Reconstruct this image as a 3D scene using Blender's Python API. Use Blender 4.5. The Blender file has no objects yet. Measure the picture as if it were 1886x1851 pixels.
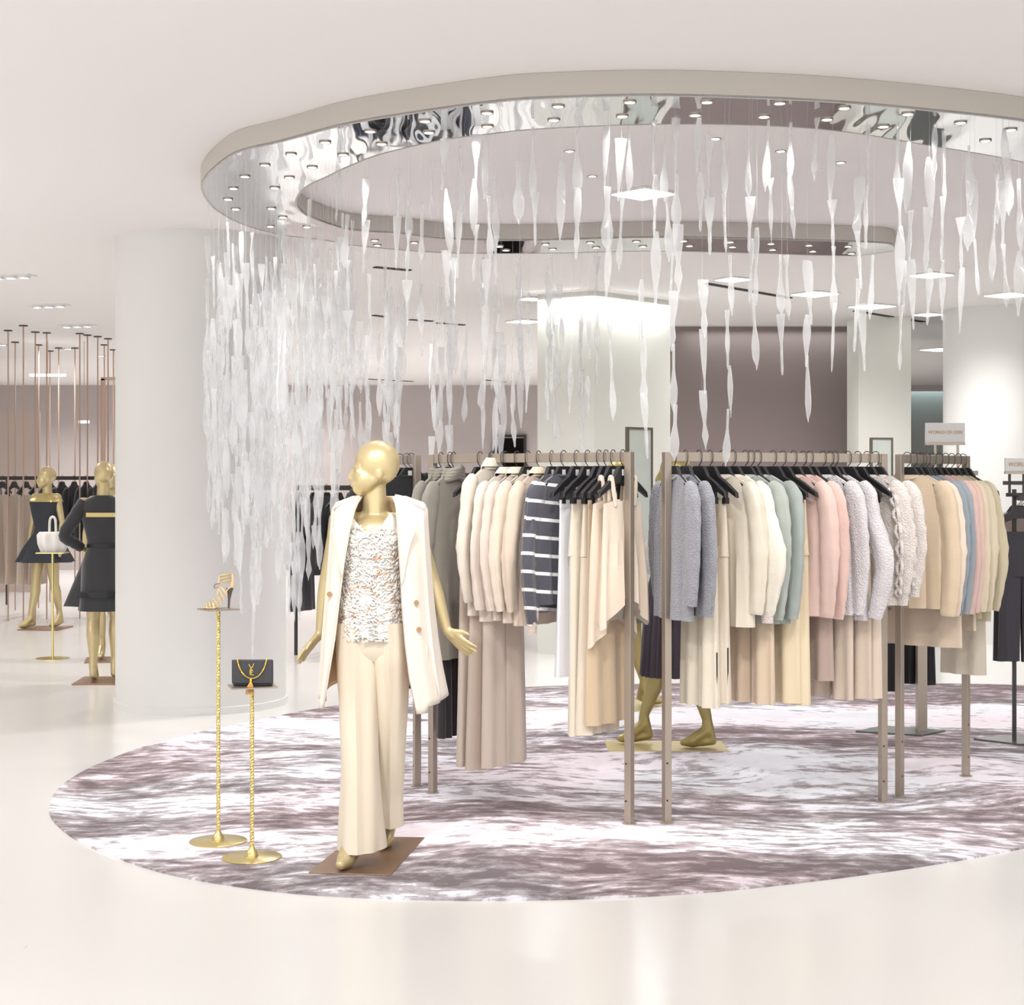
import bpy, bmesh, math, random
from mathutils import Vector, Matrix
random.seed(7)
C = bpy.context.scene.collection
PI = math.pi
EYE = 1.66; F = 2950.0; CX = 943.0; HY = 886.0; CEIL = 3.45; RINGZ = 3.335

# ---------------------------------------------------------------- camera, world, light, exposure
cam = bpy.data.objects.new('camera', bpy.data.cameras.new('camera')); C.objects.link(cam)
cam.location = (0, 0, EYE); cam.rotation_euler = (PI/2, 0, 0)
cam.data.sensor_fit = 'HORIZONTAL'; cam.data.sensor_width = 36
cam.data.lens = 36*F/1886; cam.data.shift_y = (HY-925.5)/1886
cam.data.clip_end = 200
bpy.context.scene.camera = cam
sc = bpy.context.scene
sc.view_settings.view_transform = 'Standard'; sc.view_settings.look = 'None'
sc.view_settings.gamma = 1; sc.view_settings.use_curve_mapping = False
sc.view_settings.exposure = 0.2
sc.cycles.transparent_max_bounces = 24
sc.cycles.max_bounces = 8
sc.cycles.sample_clamp_indirect = 6
sc.cycles.caustics_reflective = False; sc.cycles.caustics_refractive = False
wd = bpy.data.worlds.new('world'); sc.world = wd; wd.use_nodes = True
wd.node_tree.nodes['Background'].inputs[0].default_value = (1.0, 0.995, 0.99, 1)
wd.node_tree.nodes['Background'].inputs[1].default_value = 1.25

def area(name, loc, size, power, rot=(0, 0, 0), size_y=None, color=(1, 0.99, 0.98)):
    l = bpy.data.lights.new(name, 'AREA'); l.energy = power; l.color = color
    l.size = size
    if size_y: l.shape = 'RECTANGLE'; l.size_y = size_y
    o = bpy.data.objects.new(name, l); C.objects.link(o); o.location = loc; o.rotation_euler = rot
    return o
def spot(name, loc, power, target=None, cone=110, color=(1, 0.985, 0.97), rad=0.05):
    l = bpy.data.lights.new(name, 'SPOT'); l.energy = power; l.color = color
    l.spot_size = math.radians(cone); l.spot_blend = 0.7; l.shadow_soft_size = rad
    o = bpy.data.objects.new(name, l); C.objects.link(o); o.location = loc
    if target is not None:
        o.rotation_euler = (Vector(target)-Vector(loc)).to_track_quat('-Z', 'Y').to_euler()
    return o
# added area lights above the frame, filling the foreground and ceiling bounce
area('overhead_fill_light', (-2.2, 3.2, 3.43), 2.2, 36)
area('overhead_fill_light', (2.2, 3.2, 3.43), 2.2, 36)
area('overhead_fill_light', (0, 0.6, 3.43), 2.6, 36)
# added unseen spots aimed at the large mannequin and the racks
spot('added_spot', (-1.1, 4.6, 3.40), 190, (-0.6, 7.05, 1.2), 50, rad=0.08)
spot('added_spot', (0.2, 5.0, 3.40), 110, (0.1, 8.1, 1.2), 60, rad=0.08)
spot('added_spot', (1.6, 5.2, 3.40), 110, (1.4, 8.0, 1.2), 60, rad=0.08)
spot('added_spot', (2.6, 5.4, 3.40), 90, (2.4, 8.6, 1.2), 60, rad=0.08)
for lx, ly in ((-7.2, 8.5), (-5.5, 15), (-6, 21), (-2, 15), (-1.5, 20), (1.0, 13), (3.4, 11.5), (4.2, 15.2), (-9, 12), (8, 10), (7.5, 17), (0, 25.5), (5, 25), (-6.5, 27), (-5.4, 5.6), (4.8, 6.5), (-9, 5), (9, 4), (-0.9, 12.2), (2.5, 16.4), (-9, 19), (-8, 28), (-4, 28.5), (-1, 23), (3, 22), (-10, 26), (-3.5, 24), (1.5, 28)):
    spot('added_room_spot', (lx, ly, 3.42), (430 if lx < -7 and ly < 16 else 120) if ly < 18 else 170, (lx, ly, 0), 150, rad=0.06)  # added grid of spots that brightens the room, without modelled fixtures

# lamps of the mirrored ring shining down through the crystals
for lx, ly in ((-1.55, 9.2), (-1.4, 8.7), (-1.2, 9.9), (-0.8, 8.1), (-0.2, 7.6), (0.5, 7.4), (1.2, 7.4), (1.9, 7.5), (-0.5, 10.9), (0.6, 11.3), (2.5, 7.7)):
    spot('ring_lamp_beam', (lx, ly, 3.325), 32, (lx, ly, 0), 85, rad=0.03)

# ---------------------------------------------------------------- helpers
def lin(c):
    r = []
    for v in c[:3]:
        v = v/255.0
        r.append(v/12.92 if v <= 0.04045 else ((v+0.055)/1.055)**2.4)
    return (*r, 1)
def mat(name, c, rough=0.6, metal=0.0, spec=0.5, sheen=0.0, bump=None, emit=None, noise=0.0):
    m = bpy.data.materials.new(name); m.use_nodes = True
    nt = m.node_tree; b = nt.nodes['Principled BSDF']
    b.inputs['Base Color'].default_value = lin(c)
    b.inputs['Roughness'].default_value = rough; b.inputs['Metallic'].default_value = metal
    b.inputs['Specular IOR Level'].default_value = spec
    if sheen: b.inputs['Sheen Weight'].default_value = sheen
    tc = nt.nodes.new('ShaderNodeTexCoord')
    if emit:
        b.inputs['Emission Color'].default_value = lin(c); b.inputs['Emission Strength'].default_value = emit
    if noise:
        n = nt.nodes.new('ShaderNodeTexNoise'); n.inputs['Scale'].default_value = 6
        nt.links.new(tc.outputs['Object'], n.inputs['Vector'])
        h = nt.nodes.new('ShaderNodeHueSaturation'); h.inputs['Color'].default_value = lin(c)
        mr = nt.nodes.new('ShaderNodeMapRange'); mr.inputs[3].default_value = 1-noise; mr.inputs[4].default_value = 1+noise
        nt.links.new(n.outputs[0], mr.inputs[0]); nt.links.new(mr.outputs[0], h.inputs['Value'])
        nt.links.new(h.outputs[0], b.inputs['Base Color'])
    if bump:
        kind, scale, st = bump
        if kind == 'noise':
            t = nt.nodes.new('ShaderNodeTexNoise'); t.inputs['Scale'].default_value = scale; t.inputs['Detail'].default_value = 3
        elif kind == 'rib':
            t = nt.nodes.new('ShaderNodeTexWave'); t.inputs['Scale'].default_value = scale; t.bands_direction = 'DIAGONAL'
            t.inputs['Distortion'].default_value = 1.5
        else:
            t = nt.nodes.new('ShaderNodeTexVoronoi'); t.inputs['Scale'].default_value = scale
        nt.links.new(tc.outputs['Object'], t.inputs['Vector'])
        bp = nt.nodes.new('ShaderNodeBump'); bp.inputs['Strength'].default_value = st; bp.inputs['Distance'].default_value = 0.01
        nt.links.new(t.outputs[0], bp.inputs['Height']); nt.links.new(bp.outputs[0], b.inputs['Normal'])
    return m
def P(px, py, d): return Vector(((px-CX)*d/F, d, EYE-(py-HY)*d/F))
def ground(px, py, z=0.0):
    d = F*(EYE-z)/(py-HY); return Vector(((px-CX)*d/F, d))
def above(px, py, z):
    d = F*(z-EYE)/(HY-py); return Vector(((px-CX)*d/F, d))

class MB:
    def __init__(s): s.v = []; s.f = []
    def add(s, vs, fs):
        n = len(s.v); s.v += [tuple(v) for v in vs]; s.f += [tuple(i+n for i in f) for f in fs]; return s
    def box(s, c, sz, rz=0.0, rx=0.0, ry=0.0):
        m = Matrix.Rotation(rz, 3, 'Z') @ Matrix.Rotation(ry, 3, 'Y') @ Matrix.Rotation(rx, 3, 'X')
        vs = [Vector(c)+m @ Vector((x*sz[0]/2, y*sz[1]/2, z*sz[2]/2)) for x in (-1, 1) for y in (-1, 1) for z in (-1, 1)]
        return s.add(vs, [(0, 1, 3, 2), (4, 6, 7, 5), (0, 4, 5, 1), (2, 3, 7, 6), (0, 2, 6, 4), (1, 5, 7, 3)])
    def bar(s, p0, p1, w, h=None):
        p0 = Vector(p0); p1 = Vector(p1); h = h or w; d = (p1-p0)
        up = Vector((0, 0, 1)) if abs(d.normalized().z) < 0.9 else Vector((0, 1, 0))
        a = d.cross(up).normalized()*w/2; b = a.cross(d).normalized()*h/2
        vs = [q+sa*a+sb*b for q in (p0, p1) for sa, sb in ((-1, -1), (1, -1), (1, 1), (-1, 1))]
        return s.add(vs, [(0, 1, 2, 3), (7, 6, 5, 4), (0, 4, 5, 1), (1, 5, 6, 2), (2, 6, 7, 3), (3, 7, 4, 0)])
    def rings(s, rings, caps=True):
        n = len(rings[0]); vs = [p for r in rings for p in r]; fs = []
        for i in range(len(rings)-1):
            for j in range(n):
                k = (j+1) % n
                fs.append((i*n+j, i*n+k, (i+1)*n+k, (i+1)*n+j))
        if caps:
            fs.append(tuple(range(n-1, -1, -1))); fs.append(tuple((len(rings)-1)*n+j for j in range(n)))
        return s.add(vs, fs)
    def tube(s, pts, r, n=10, caps=True, flat=None):
        pts = [Vector(p) for p in pts]; rs = r if isinstance(r, (list, tuple)) else [r]*len(pts)
        rings = []; prev = None
        for i, p in enumerate(pts):
            t = (pts[min(i+1, len(pts)-1)]-pts[max(i-1, 0)]).normalized()
            if prev is None:
                a = t.orthogonal().normalized() if abs(t.z) < 0.95 else (Vector((1, 0, 0))-t*t.x).normalized()
            else:
                a = (prev-t*prev.dot(t)).normalized()
            prev = a; b = t.cross(a)
            fl = flat or 1
            rings.append([p+(a*math.cos(2*PI*j/n)+b*fl*math.sin(2*PI*j/n))*rs[i] for j in range(n)])
        return s.rings(rings, caps)
    def ball(s, c, r, n=16, m=10):
        r = r if isinstance(r, (tuple, list)) else (r, r, r); c = Vector(c); rings = []
        for i in range(m+1):
            a = -PI/2+PI*i/m; ca = max(math.cos(a), 0.02)
            rings.append([c+Vector((r[0]*ca*math.cos(2*PI*j/n), r[1]*ca*math.sin(2*PI*j/n), r[2]*math.sin(a))) for j in range(n)])
        return s.rings(rings)
    def lathe(s, prof, c=(0, 0, 0), n=32):
        c = Vector(c)
        return s.rings([[c+Vector((r*math.cos(2*PI*j/n), r*math.sin(2*PI*j/n), z)) for j in range(n)] for r, z in prof])
    def prism(s, poly, z0, z1):
        n = len(poly); vs = [(x, y, z0) for x, y in poly]+[(x, y, z1) for x, y in poly]
        fs = [tuple(range(n-1, -1, -1)), tuple(range(n, 2*n))]+[(i, (i+1) % n, n+(i+1) % n, n+i) for i in range(n)]
        return s.add(vs, fs)
    def mesh(s, name, m=None, smooth=True):
        me = bpy.data.meshes.new(name); me.from_pydata(s.v, [], s.f)
        bm = bmesh.new(); bm.from_mesh(me); bmesh.ops.recalc_face_normals(bm, faces=bm.faces); bm.to_mesh(me); bm.free()
        if m: me.materials.append(m)
        if smooth:
            me.shade_smooth()
            try: me.set_sharp_from_angle(angle=math.radians(40))
            except Exception: pass
        return me
    def build(s, name, m, parent=None, smooth=True, loc=None):
        return link(name, s.mesh(name, m, smooth), parent, loc)
def link(name, me, parent=None, loc=None, rz=None):
    o = bpy.data.objects.new(name, me); C.objects.link(o)
    if parent: o.parent = parent
    if loc is not None: o.location = loc
    if rz is not None: o.rotation_euler.z = rz
    return o
def tag(o, label=None, cat=None, group=None, kind=None):
    if label: o['label'] = label
    if cat: o['category'] = cat
    if group: o['group'] = group
    if kind: o['kind'] = kind
    return o
def empty(name, loc, rz=0.0, label=None, cat=None, group=None):
    o = bpy.data.objects.new(name, None); C.objects.link(o); o.location = loc; o.rotation_euler = (0, 0, rz)
    o.empty_display_size = 0.1
    return tag(o, label, cat, group)
def copy_tree(o, parent=None):
    c = o.copy(); C.objects.link(c); c.parent = parent
    for ch in o.children: copy_tree(ch, c)
    return c
def struct(o): o['kind'] = 'structure'; return o
def catmull(pts, n=8, closed=False):
    out = []; m = len(pts); pts = [Vector(p) for p in pts]
    rng = range(m) if closed else range(m-1)
    for i in rng:
        g = (lambda k: pts[k % m]) if closed else (lambda k: pts[max(0, min(m-1, k))])
        p0, p1, p2, p3 = g(i-1), g(i), g(i+1), g(i+2)
        for j in range(n):
            t = j/n
            out.append(0.5*((2*p1)+(p2-p0)*t+(2*p0-5*p1+4*p2-p3)*t*t+(3*p1-p0-3*p2+p3)*t**3))
    if not closed: out.append(pts[-1])
    return out
def bevel(o, w=0.004, seg=2):
    b = o.modifiers.new('bevel', 'BEVEL'); b.width = w; b.segments = seg; b.limit_method = 'ANGLE'; return o
def lerp(a, b, t): return a+(b-a)*t
def interp(tab, z):
    if z <= tab[0][0]: return tab[0][1:]
    for a, b in zip(tab, tab[1:]):
        if z <= b[0]:
            t = (z-a[0])/(b[0]-a[0]); return tuple(lerp(x, y, t) for x, y in zip(a[1:], b[1:]))
    return tab[-1][1:]

# ---------------------------------------------------------------- materials
M_ceil = mat('painted_ceiling', (240, 235, 234), 0.85)
M_white = mat('white_plaster', (228, 227, 225), 0.6)
M_pillar = mat('pillar_plaster', (222, 221, 214), 0.6)
M_mauve = mat('mauve_wall_paint', (142, 128, 127), 0.7)
M_back = mat('taupe_back_wall', (190, 180, 178), 0.8, noise=0.04)
M_grey = mat('grey_wall', (150, 152, 150), 0.7)
M_fascia = mat('greige_fascia', (196, 190, 182), 0.6)
M_steel = mat('brushed_champagne_steel', (178, 166, 153), 0.38, 0.75)
M_dsteel = mat('dark_steel', (70, 68, 66), 0.4, 0.6)
M_black = mat('black_hanger_finish', (28, 27, 30), 0.42)
M_wire = mat('hook_wire_steel', (90, 86, 84), 0.3, 0.9)
M_gold = mat('satin_gold_lacquer', (204, 186, 142), 0.34, 0.45)
M_goldd = mat('olive_gold_lacquer', (176, 160, 106), 0.36, 0.55)
M_brass = mat('polished_brass', (232, 216, 150), 0.22, 0.9)
M_bronze = mat('bronze_plate', (158, 128, 104), 0.35, 0.55)
M_copper = mat('copper_rod_metal', (196, 166, 148), 0.35, 0.6)
M_lamp = mat('lamp_glow', (255, 250, 240), 0.5, emit=14)
M_lampsoft = mat('panel_glow', (255, 253, 248), 0.5, emit=3.0)
M_tagw = mat('white_tag', (225, 225, 222), 0.5)

def floor_mat():
    m = bpy.data.materials.new('glossy_white_floor'); m.use_nodes = True; nt = m.node_tree; b = nt.nodes['Principled BSDF']
    tc = nt.nodes.new('ShaderNodeTexCoord'); mp = nt.nodes.new('ShaderNodeMapping')
    mp.inputs['Scale'].default_value = (9, 0.8, 1)
    mp.inputs['Rotation'].default_value = (0, 0, 0.2)
    n = nt.nodes.new('ShaderNodeTexNoise'); n.inputs['Scale'].default_value = 3.2; n.inputs['Detail'].default_value = 3; n.inputs['Roughness'].default_value = 0.7
    r = nt.nodes.new('ShaderNodeValToRGB'); e = r.color_ramp.elements
    e[0].position = 0.235; e[0].color = lin((150, 138, 134)); e[1].position = 0.262; e[1].color = lin((237, 236, 233))
    nt.links.new(tc.outputs['Object'], mp.inputs[0]); nt.links.new(mp.outputs[0], n.inputs['Vector'])
    nt.links.new(n.outputs[0], r.inputs[0]); nt.links.new(r.outputs[0], b.inputs['Base Color'])
    b.inputs['Roughness'].default_value = 0.2; b.inputs['Specular IOR Level'].default_value = 0.45
    return m
def rug_mat():
    m = bpy.data.materials.new('marbled_rug_pile'); m.use_nodes = True; nt = m.node_tree; b = nt.nodes['Principled BSDF']
    L = nt.links.new
    def node(t, **k):
        n = nt.nodes.new(t)
        for a, v in k.items():
            if a in n.inputs: n.inputs[a].default_value = v
        return n
    tc = node('ShaderNodeTexCoord')
    # slow warp so the streaks drift and swirl
    wn = node('ShaderNodeTexNoise', Scale=0.55, Detail=2.0); L(tc.outputs['Object'], wn.inputs['Vector'])
    vs = node('ShaderNodeVectorMath'); vs.operation = 'MULTIPLY_ADD'
    vs.inputs[1].default_value = (0.5, 1.2, 0); L(wn.outputs['Color'], vs.inputs[0]); L(tc.outputs['Object'], vs.inputs[2])
    def streak(sc_, det, rough, sx, sy, off):
        mp = node('ShaderNodeMapping'); mp.inputs['Scale'].default_value = (sx, sy, 1); mp.inputs['Location'].default_value = off
        L(vs.outputs[0], mp.inputs[0])
        n = node('ShaderNodeTexNoise', Scale=sc_, Detail=det, Roughness=rough); L(mp.outputs[0], n.inputs['Vector']); return n.outputs[0]
    big = streak(1.0, 2.0, 0.5, 0.13, 0.95, (3.1, 1.7, 0))
    mid = streak(2.0, 7.0, 0.68, 1.0, 2.4, (0, 8, 0))
    fine = streak(5.0, 4.0, 0.6, 1.3, 2.8, (5, 2, 0))
    bigm = node('ShaderNodeMath'); bigm.operation = 'MULTIPLY'; bigm.inputs[1].default_value = 1.15; L(big, bigm.inputs[0])
    a = node('ShaderNodeMath'); a.operation = 'MULTIPLY_ADD'; a.inputs[1].default_value = 1.0; L(mid, a.inputs[0]); L(bigm.outputs[0], a.inputs[2])
    c = node('ShaderNodeMath'); c.operation = 'MULTIPLY_ADD'; c.inputs[1].default_value = 0.85; L(fine, c.inputs[0]); L(a.outputs[0], c.inputs[2])
    mr = node('ShaderNodeMapRange'); mr.inputs[1].default_value = 1.02; mr.inputs[2].default_value = 1.93; L(c.outputs[0], mr.inputs[0])
    r = node('ShaderNodeValToRGB'); L(mr.outputs[0], r.inputs[0]); cr = r.color_ramp
    stops = [(0.0, (118, 107, 111)), (0.33, (128, 117, 120)), (0.342, (146, 136, 139)), (0.43, (153, 144, 148)), (0.45, (178, 169, 173)), (0.545, (192, 184, 189)), (0.555, (222, 219, 227)), (0.66, (240, 239, 247)), (0.9, (236, 230, 236))]
    while len(cr.elements) < len(stops): cr.elements.new(0.5)
    for e, (p, col) in zip(cr.elements, stops): e.position = p; e.color = lin(col)
    # colour drift grey to warm mauve
    hn = node('ShaderNodeTexNoise', Scale=0.8, Detail=1.0); L(vs.outputs[0], hn.inputs['Vector'])
    mx = node('ShaderNodeMix'); mx.data_type = 'RGBA'; mx.blend_type = 'MULTIPLY'; mx.inputs[0].default_value = 1
    r2 = node('ShaderNodeValToRGB'); r2.color_ramp.elements[0].position = 0.4; r2.color_ramp.elements[0].color = (0.97, 1, 1, 1)
    r2.color_ramp.elements[1].position = 0.6; r2.color_ramp.elements[1].color = (1, 0.93, 0.93, 1)
    L(hn.outputs[0], r2.inputs[0]); L(r.outputs[0], mx.inputs[6]); L(r2.outputs[0], mx.inputs[7]); L(mx.outputs[2], b.inputs['Base Color'])
    b.inputs['Roughness'].default_value = 0.9; b.inputs['Specular IOR Level'].default_value = 0.1
    return m
def mirror_mat():
    m = bpy.data.materials.new('rippled_mirror_steel'); m.use_nodes = True; nt = m.node_tree; b = nt.nodes['Principled BSDF']
    b.inputs['Base Color'].default_value = (0.86, 0.87, 0.9, 1); b.inputs['Metallic'].default_value = 1; b.inputs['Roughness'].default_value = 0.04
    tc = nt.nodes.new('ShaderNodeTexCoord'); mp = nt.nodes.new('ShaderNodeMapping'); mp.inputs['Scale'].default_value = (3.2, 0.9, 1)
    n = nt.nodes.new('ShaderNodeTexNoise'); n.inputs['Scale'].default_value = 1.6; n.inputs['Detail'].default_value = 1
    bp = nt.nodes.new('ShaderNodeBump'); bp.inputs['Strength'].default_value = 0.35; bp.inputs['Distance'].default_value = 0.03
    nt.links.new(tc.outputs['Object'], mp.inputs[0]); nt.links.new(mp.outputs[0], n.inputs['Vector'])
    nt.links.new(n.outputs[0], bp.inputs['Height']); nt.links.new(bp.outputs[0], b.inputs['Normal'])
    return m
def crystal_mat():
    m = bpy.data.materials.new('clear_acrylic'); m.use_nodes = True; nt = m.node_tree; b = nt.nodes['Principled BSDF']
    b.inputs['Base Color'].default_value = (1, 1, 1, 1); b.inputs['Roughness'].default_value = 0.12
    b.inputs['Specular IOR Level'].default_value = 0.9; b.inputs['Coat Weight'].default_value = 0.4
    t = nt.nodes.new('ShaderNodeBsdfTransparent'); t.inputs[0].default_value = (0.97, 0.975, 0.98, 1)
    tl = nt.nodes.new('ShaderNodeBsdfTranslucent'); tl.inputs[0].default_value = (0.95, 0.96, 0.97, 1)
    ad = nt.nodes.new('ShaderNodeMixShader'); ad.inputs[0].default_value = 0.45
    nt.links.new(b.outputs[0], ad.inputs[1]); nt.links.new(tl.outputs[0], ad.inputs[2])
    lw = nt.nodes.new('ShaderNodeLayerWeight'); lw.inputs[0].default_value = 0.45
    mr = nt.nodes.new('ShaderNodeMapRange'); mr.inputs[3].default_value = 0.3; mr.inputs[4].default_value = 0.75
    nt.links.new(lw.outputs['Facing'], mr.inputs[0])
    mx = nt.nodes.new('ShaderNodeMixShader'); nt.links.new(mr.outputs[0], mx.inputs[0])
    nt.links.new(t.outputs[0], mx.inputs[1]); nt.links.new(ad.outputs[0], mx.inputs[2])
    nt.links.new(mx.outputs[0], nt.nodes['Material Output'].inputs[0])
    return m
M_floor = floor_mat(); M_rug = rug_mat(); M_mirror = mirror_mat(); M_crystal = crystal_mat()

# ---------------------------------------------------------------- room shell
struct(MB().box((0, 18.5, -0.05), (30, 40, 0.1)).build('floor', M_floor, smooth=False))
struct(MB().box((0, 18.5, CEIL+0.06), (30, 40, 0.12)).build('ceiling', M_ceil, smooth=False))
o = MB().box((-7.65, 30, CEIL/2), (14.7, 0.2, CEIL)).box((7.61, 30, CEIL/2), (14.78, 0.2, CEIL)).box((-0.04, 30, 2.96), (0.52, 0.2, 0.98)).build('wall_back', M_back, smooth=False); struct(o)
struct(MB().box((-15, 18.5, CEIL/2), (0.2, 40, CEIL)).build('wall_left', M_white, smooth=False))
struct(MB().box((15, 18.5, CEIL/2), (0.2, 40, CEIL)).build('wall_right', M_white, smooth=False))
# doorway in the far wall: a dark recess behind it
d0 = struct(MB().box((0, 31.3, 1.2), (0.9, 0.1, 2.6)).box((-0.45, 30.7, 1.2), (0.1, 1.2, 2.6)).box((0.45, 30.7, 1.2), (0.1, 1.2, 2.6)).build('wall_stockroom', mat('dark_recess', (42, 34, 34), 0.8), smooth=False))
struct(MB().box((-0.325, 29.86, 1.24), (0.05, 0.07, 2.48)).box((0.245, 29.86, 1.24), (0.05, 0.07, 2.48)).box((-0.04, 29.86, 2.5), (0.62, 0.07, 0.05)).build('trim_1', M_dsteel, smooth=False))

# big round column
cx, cy, cr_ = (371-CX)*11.96/F, 11.96, 0.625
col = MB().lathe([(cr_, 0), (cr_, CEIL)], (cx, cy, 0), 96).build('round_column', M_white)
tag(col, 'thick white round column reaching the ceiling behind the shoe stand', 'column')
cb = MB().lathe([(cr_+0.012, 0), (cr_+0.012, 0.05), (cr_+0.004, 0.055)], (cx, cy, 0), 96).build('skirting', M_white, col)
# second round column far behind the end of the racks
c2 = MB().lathe([(0.64, 0), (0.64, CEIL)], ((1853-CX)*16.8/F, 16.8, 0), 80).build('round_column', M_white)
tag(c2, 'white round column behind the folded sweaters and the small sign', 'column')
# corner pillar with cove light
def quad_pillar(name, pts, m, label, h=CEIL):
    o = MB().prism(pts, 0, h).build(name, m, smooth=False); tag(o, label, 'pillar'); return o
A = (0.245, 15.4); B = (0.775, 15.05); D = (1.57, 15.9)
quad_pillar('wall_pier', [A, B, (1.57, 15.9), (1.04, 16.25)], M_pillar, 'pale square pier washed by a bright light slot at its top')
def cove(p, q, off, power):
    p = Vector(p); q = Vector(q); d = (q-p).normalized(); nrm = Vector((d.y, -d.x)); mid = (p+q)/2+nrm*off
    ang = math.atan2(d.y, d.x)
    area('cove_slot_light', (mid.x, mid.y, 3.43), (q-p).length*0.98, power, (math.radians(-14), 0, ang), 0.05, (0.94, 1, 0.98))
cove(A, B, 0.09, 6); cove(B, D, 0.09, 9)
# mauve wall block with lighter soffit, pier right of it, grey niche
o = MB().box((3.05, 18.7, CEIL/2), (2.4, 0.3, CEIL)).build('mauve_partition', M_mauve, smooth=False)
tag(o, 'tall dusty mauve partition wall behind the middle clothes rack', 'partition')
area('cove_slot_light', (3.0, 18.42, 3.43), 2.0, 5, (math.radians(-14), 0, 0), 0.05, (0.92, 1, 0.97))
o = MB().box((4.05, 17.7, CEIL/2), (0.57, 0.6, CEIL)).build('square_pillar', M_pillar, smooth=False)
tag(o, 'pale square pillar at the edge of the mauve partition', 'pillar')
o = MB().box((5.6, 20.5, 1.4), (2.6, 0.3, 2.8)).build('grey_partition', M_grey, smooth=False)
tag(o, 'grey partition between the square pillar and round column', 'partition')
area('cove_slot_light', (5.2, 20.28, 2.9), 1.0, 3, (math.radians(-14), 0, 0), 0.05, (0.75, 1, 1))
# taupe panels behind brass rods
o = MB()
for i, x in enumerate((-10.2, -9.3, -8.4, -7.5)):
    o.box((x, 24.0, 1.35), (0.86, 0.08, 2.7))
o = o.build('panel_screen', mat('warm_taupe_panel', (196, 180, 172), 0.6), smooth=False)
tag(o, 'warm taupe panelled screen behind the copper rods', 'screen')

# ---------------------------------------------------------------- rug
rug_px = [(92, 1480), (100, 1512), (160, 1555), (300, 1605), (480, 1636), (650, 1650), (870, 1656), (1100, 1652), (1300, 1641), (1500, 1620), (1700, 1593), (1886, 1560), (2120, 1505), (2280, 1420), (2230, 1340), (2060, 1290), (1886, 1262), (1500, 1258), (1300, 1258), (1050, 1262), (900, 1270), (700, 1288), (560, 1309), (430, 1335), (300, 1364), (180, 1407), (115, 1445)]
rp = [p for p in catmull([ground(*q, z=0.008).to_3d() for q in rug_px], 8, True)]
rug = MB().prism([(p.x, p.y) for p in rp], 0.0, 0.008).build('rug', M_rug, smooth=False)
tag(rug, 'large oval rug streaked in grey, mauve and white under the racks', 'rug')

# ---------------------------------------------------------------- ceiling ring
outer_px = [(1577, 472), (1480, 470), (1400, 467), (1200, 463), (1000, 467), (810, 466), (654, 453), (602, 444), (516, 433), (446, 414), (395, 386), (371, 352), (376, 330), (400, 305), (440, 280), (519, 261), (637, 230), (775, 207), (900, 190), (1000, 182), (1200, 177), (1400, 182), (1550, 190), (1700, 203), (1886, 224), (2100, 262), (2300, 330)]
inner_px = [(1650, 462), (1640, 450), (1577, 446), (1480, 443), (1400, 441), (1200, 438), (1000, 443), (900, 443), (810, 440), (740, 431), (647, 424), (581, 404), (554, 388), (547, 369), (564, 346), (602, 327), (654, 303), (706, 284), (810, 260), (900, 248), (1000, 238), (1200, 230), (1400, 232), (1550, 243), (1700, 267), (1886, 300), (2050, 345), (2200, 400)]
outc = catmull([above(*q, RINGZ).to_3d() for q in outer_px], 8); innc = catmull([above(*q, RINGZ).to_3d() for q in inner_px], 8)
def resample(c, n):
    L = [0]
    for a, b in zip(c, c[1:]): L.append(L[-1]+(b-a).length)
    out = []; j = 0
    for i in range(n):
        t = L[-1]*i/(n-1)
        while j < len(c)-2 and L[j+1] < t: j += 1
        s = (t-L[j])/max(1e-9, L[j+1]-L[j]); out.append(c[j].lerp(c[j+1], s))
    return out
NR = 220
oc = resample(outc, NR); ic = resample(innc, NR)
ring = empty('ceiling_ring', (0, 9.5, CEIL), 0, 'curved suspended ceiling ring with mirror-polished underside and greige edge', 'ceiling feature')
def loc(v, z): return (v.x, v.y-9.5, z-CEIL)
def strip(c, flip):
    vs = []; fs = []
    for p in c: vs += [loc(p, RINGZ), loc(p, CEIL-0.002)]
    for i in range(len(c)-1): fs.append((2*i, 2*i+2, 2*i+3, 2*i+1))
    return vs, fs
# underside as a thin shell, fascias as curved bands with thickness
vs = []; fs = []
for a, b in zip(oc, ic): vs += [loc(a, RINGZ+0.002), loc(b, RINGZ+0.002), loc(b, RINGZ+0.012), loc(a, RINGZ+0.012)]
for i in range(NR-1):
    k = 4*i
    for j in range(4): fs.append((k+j, k+4+j, k+4+(j+1) % 4, k+(j+1) % 4))
fs += [(0, 1, 2, 3), (4*NR-1, 4*NR-2, 4*NR-3, 4*NR-4)]
MB().add(vs, fs).build('mirror_soffit', M_mirror, ring, smooth=False)
def band(c, other, name):
    vs = []; fs = []; n = len(c)
    for i, p in enumerate(c):
        q = p+(other[i]-p).normalized()*0.012
        vs += [loc(p, RINGZ), loc(p, CEIL-0.001), loc(q, CEIL-0.001), loc(q, RINGZ)]
    for i in range(n-1):
        k = 4*i
        for j in range(4): fs.append((k+j, k+4+j, k+4+(j+1) % 4, k+(j+1) % 4))
    fs += [(0, 1, 2, 3), (4*n-1, 4*n-2, 4*n-3, 4*n-4)]
    return MB().add(vs, fs).build(name, M_fascia, ring)
band(oc, ic, 'outer_fascia'); band(ic, oc, 'inner_fascia')
e0 = MB().bar(loc(oc[0], (RINGZ+CEIL)/2), loc(ic[0], (RINGZ+CEIL)/2), 0.012, CEIL-RINGZ-0.002).build('end_fascia', M_fascia, ring, smooth=False)

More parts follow.
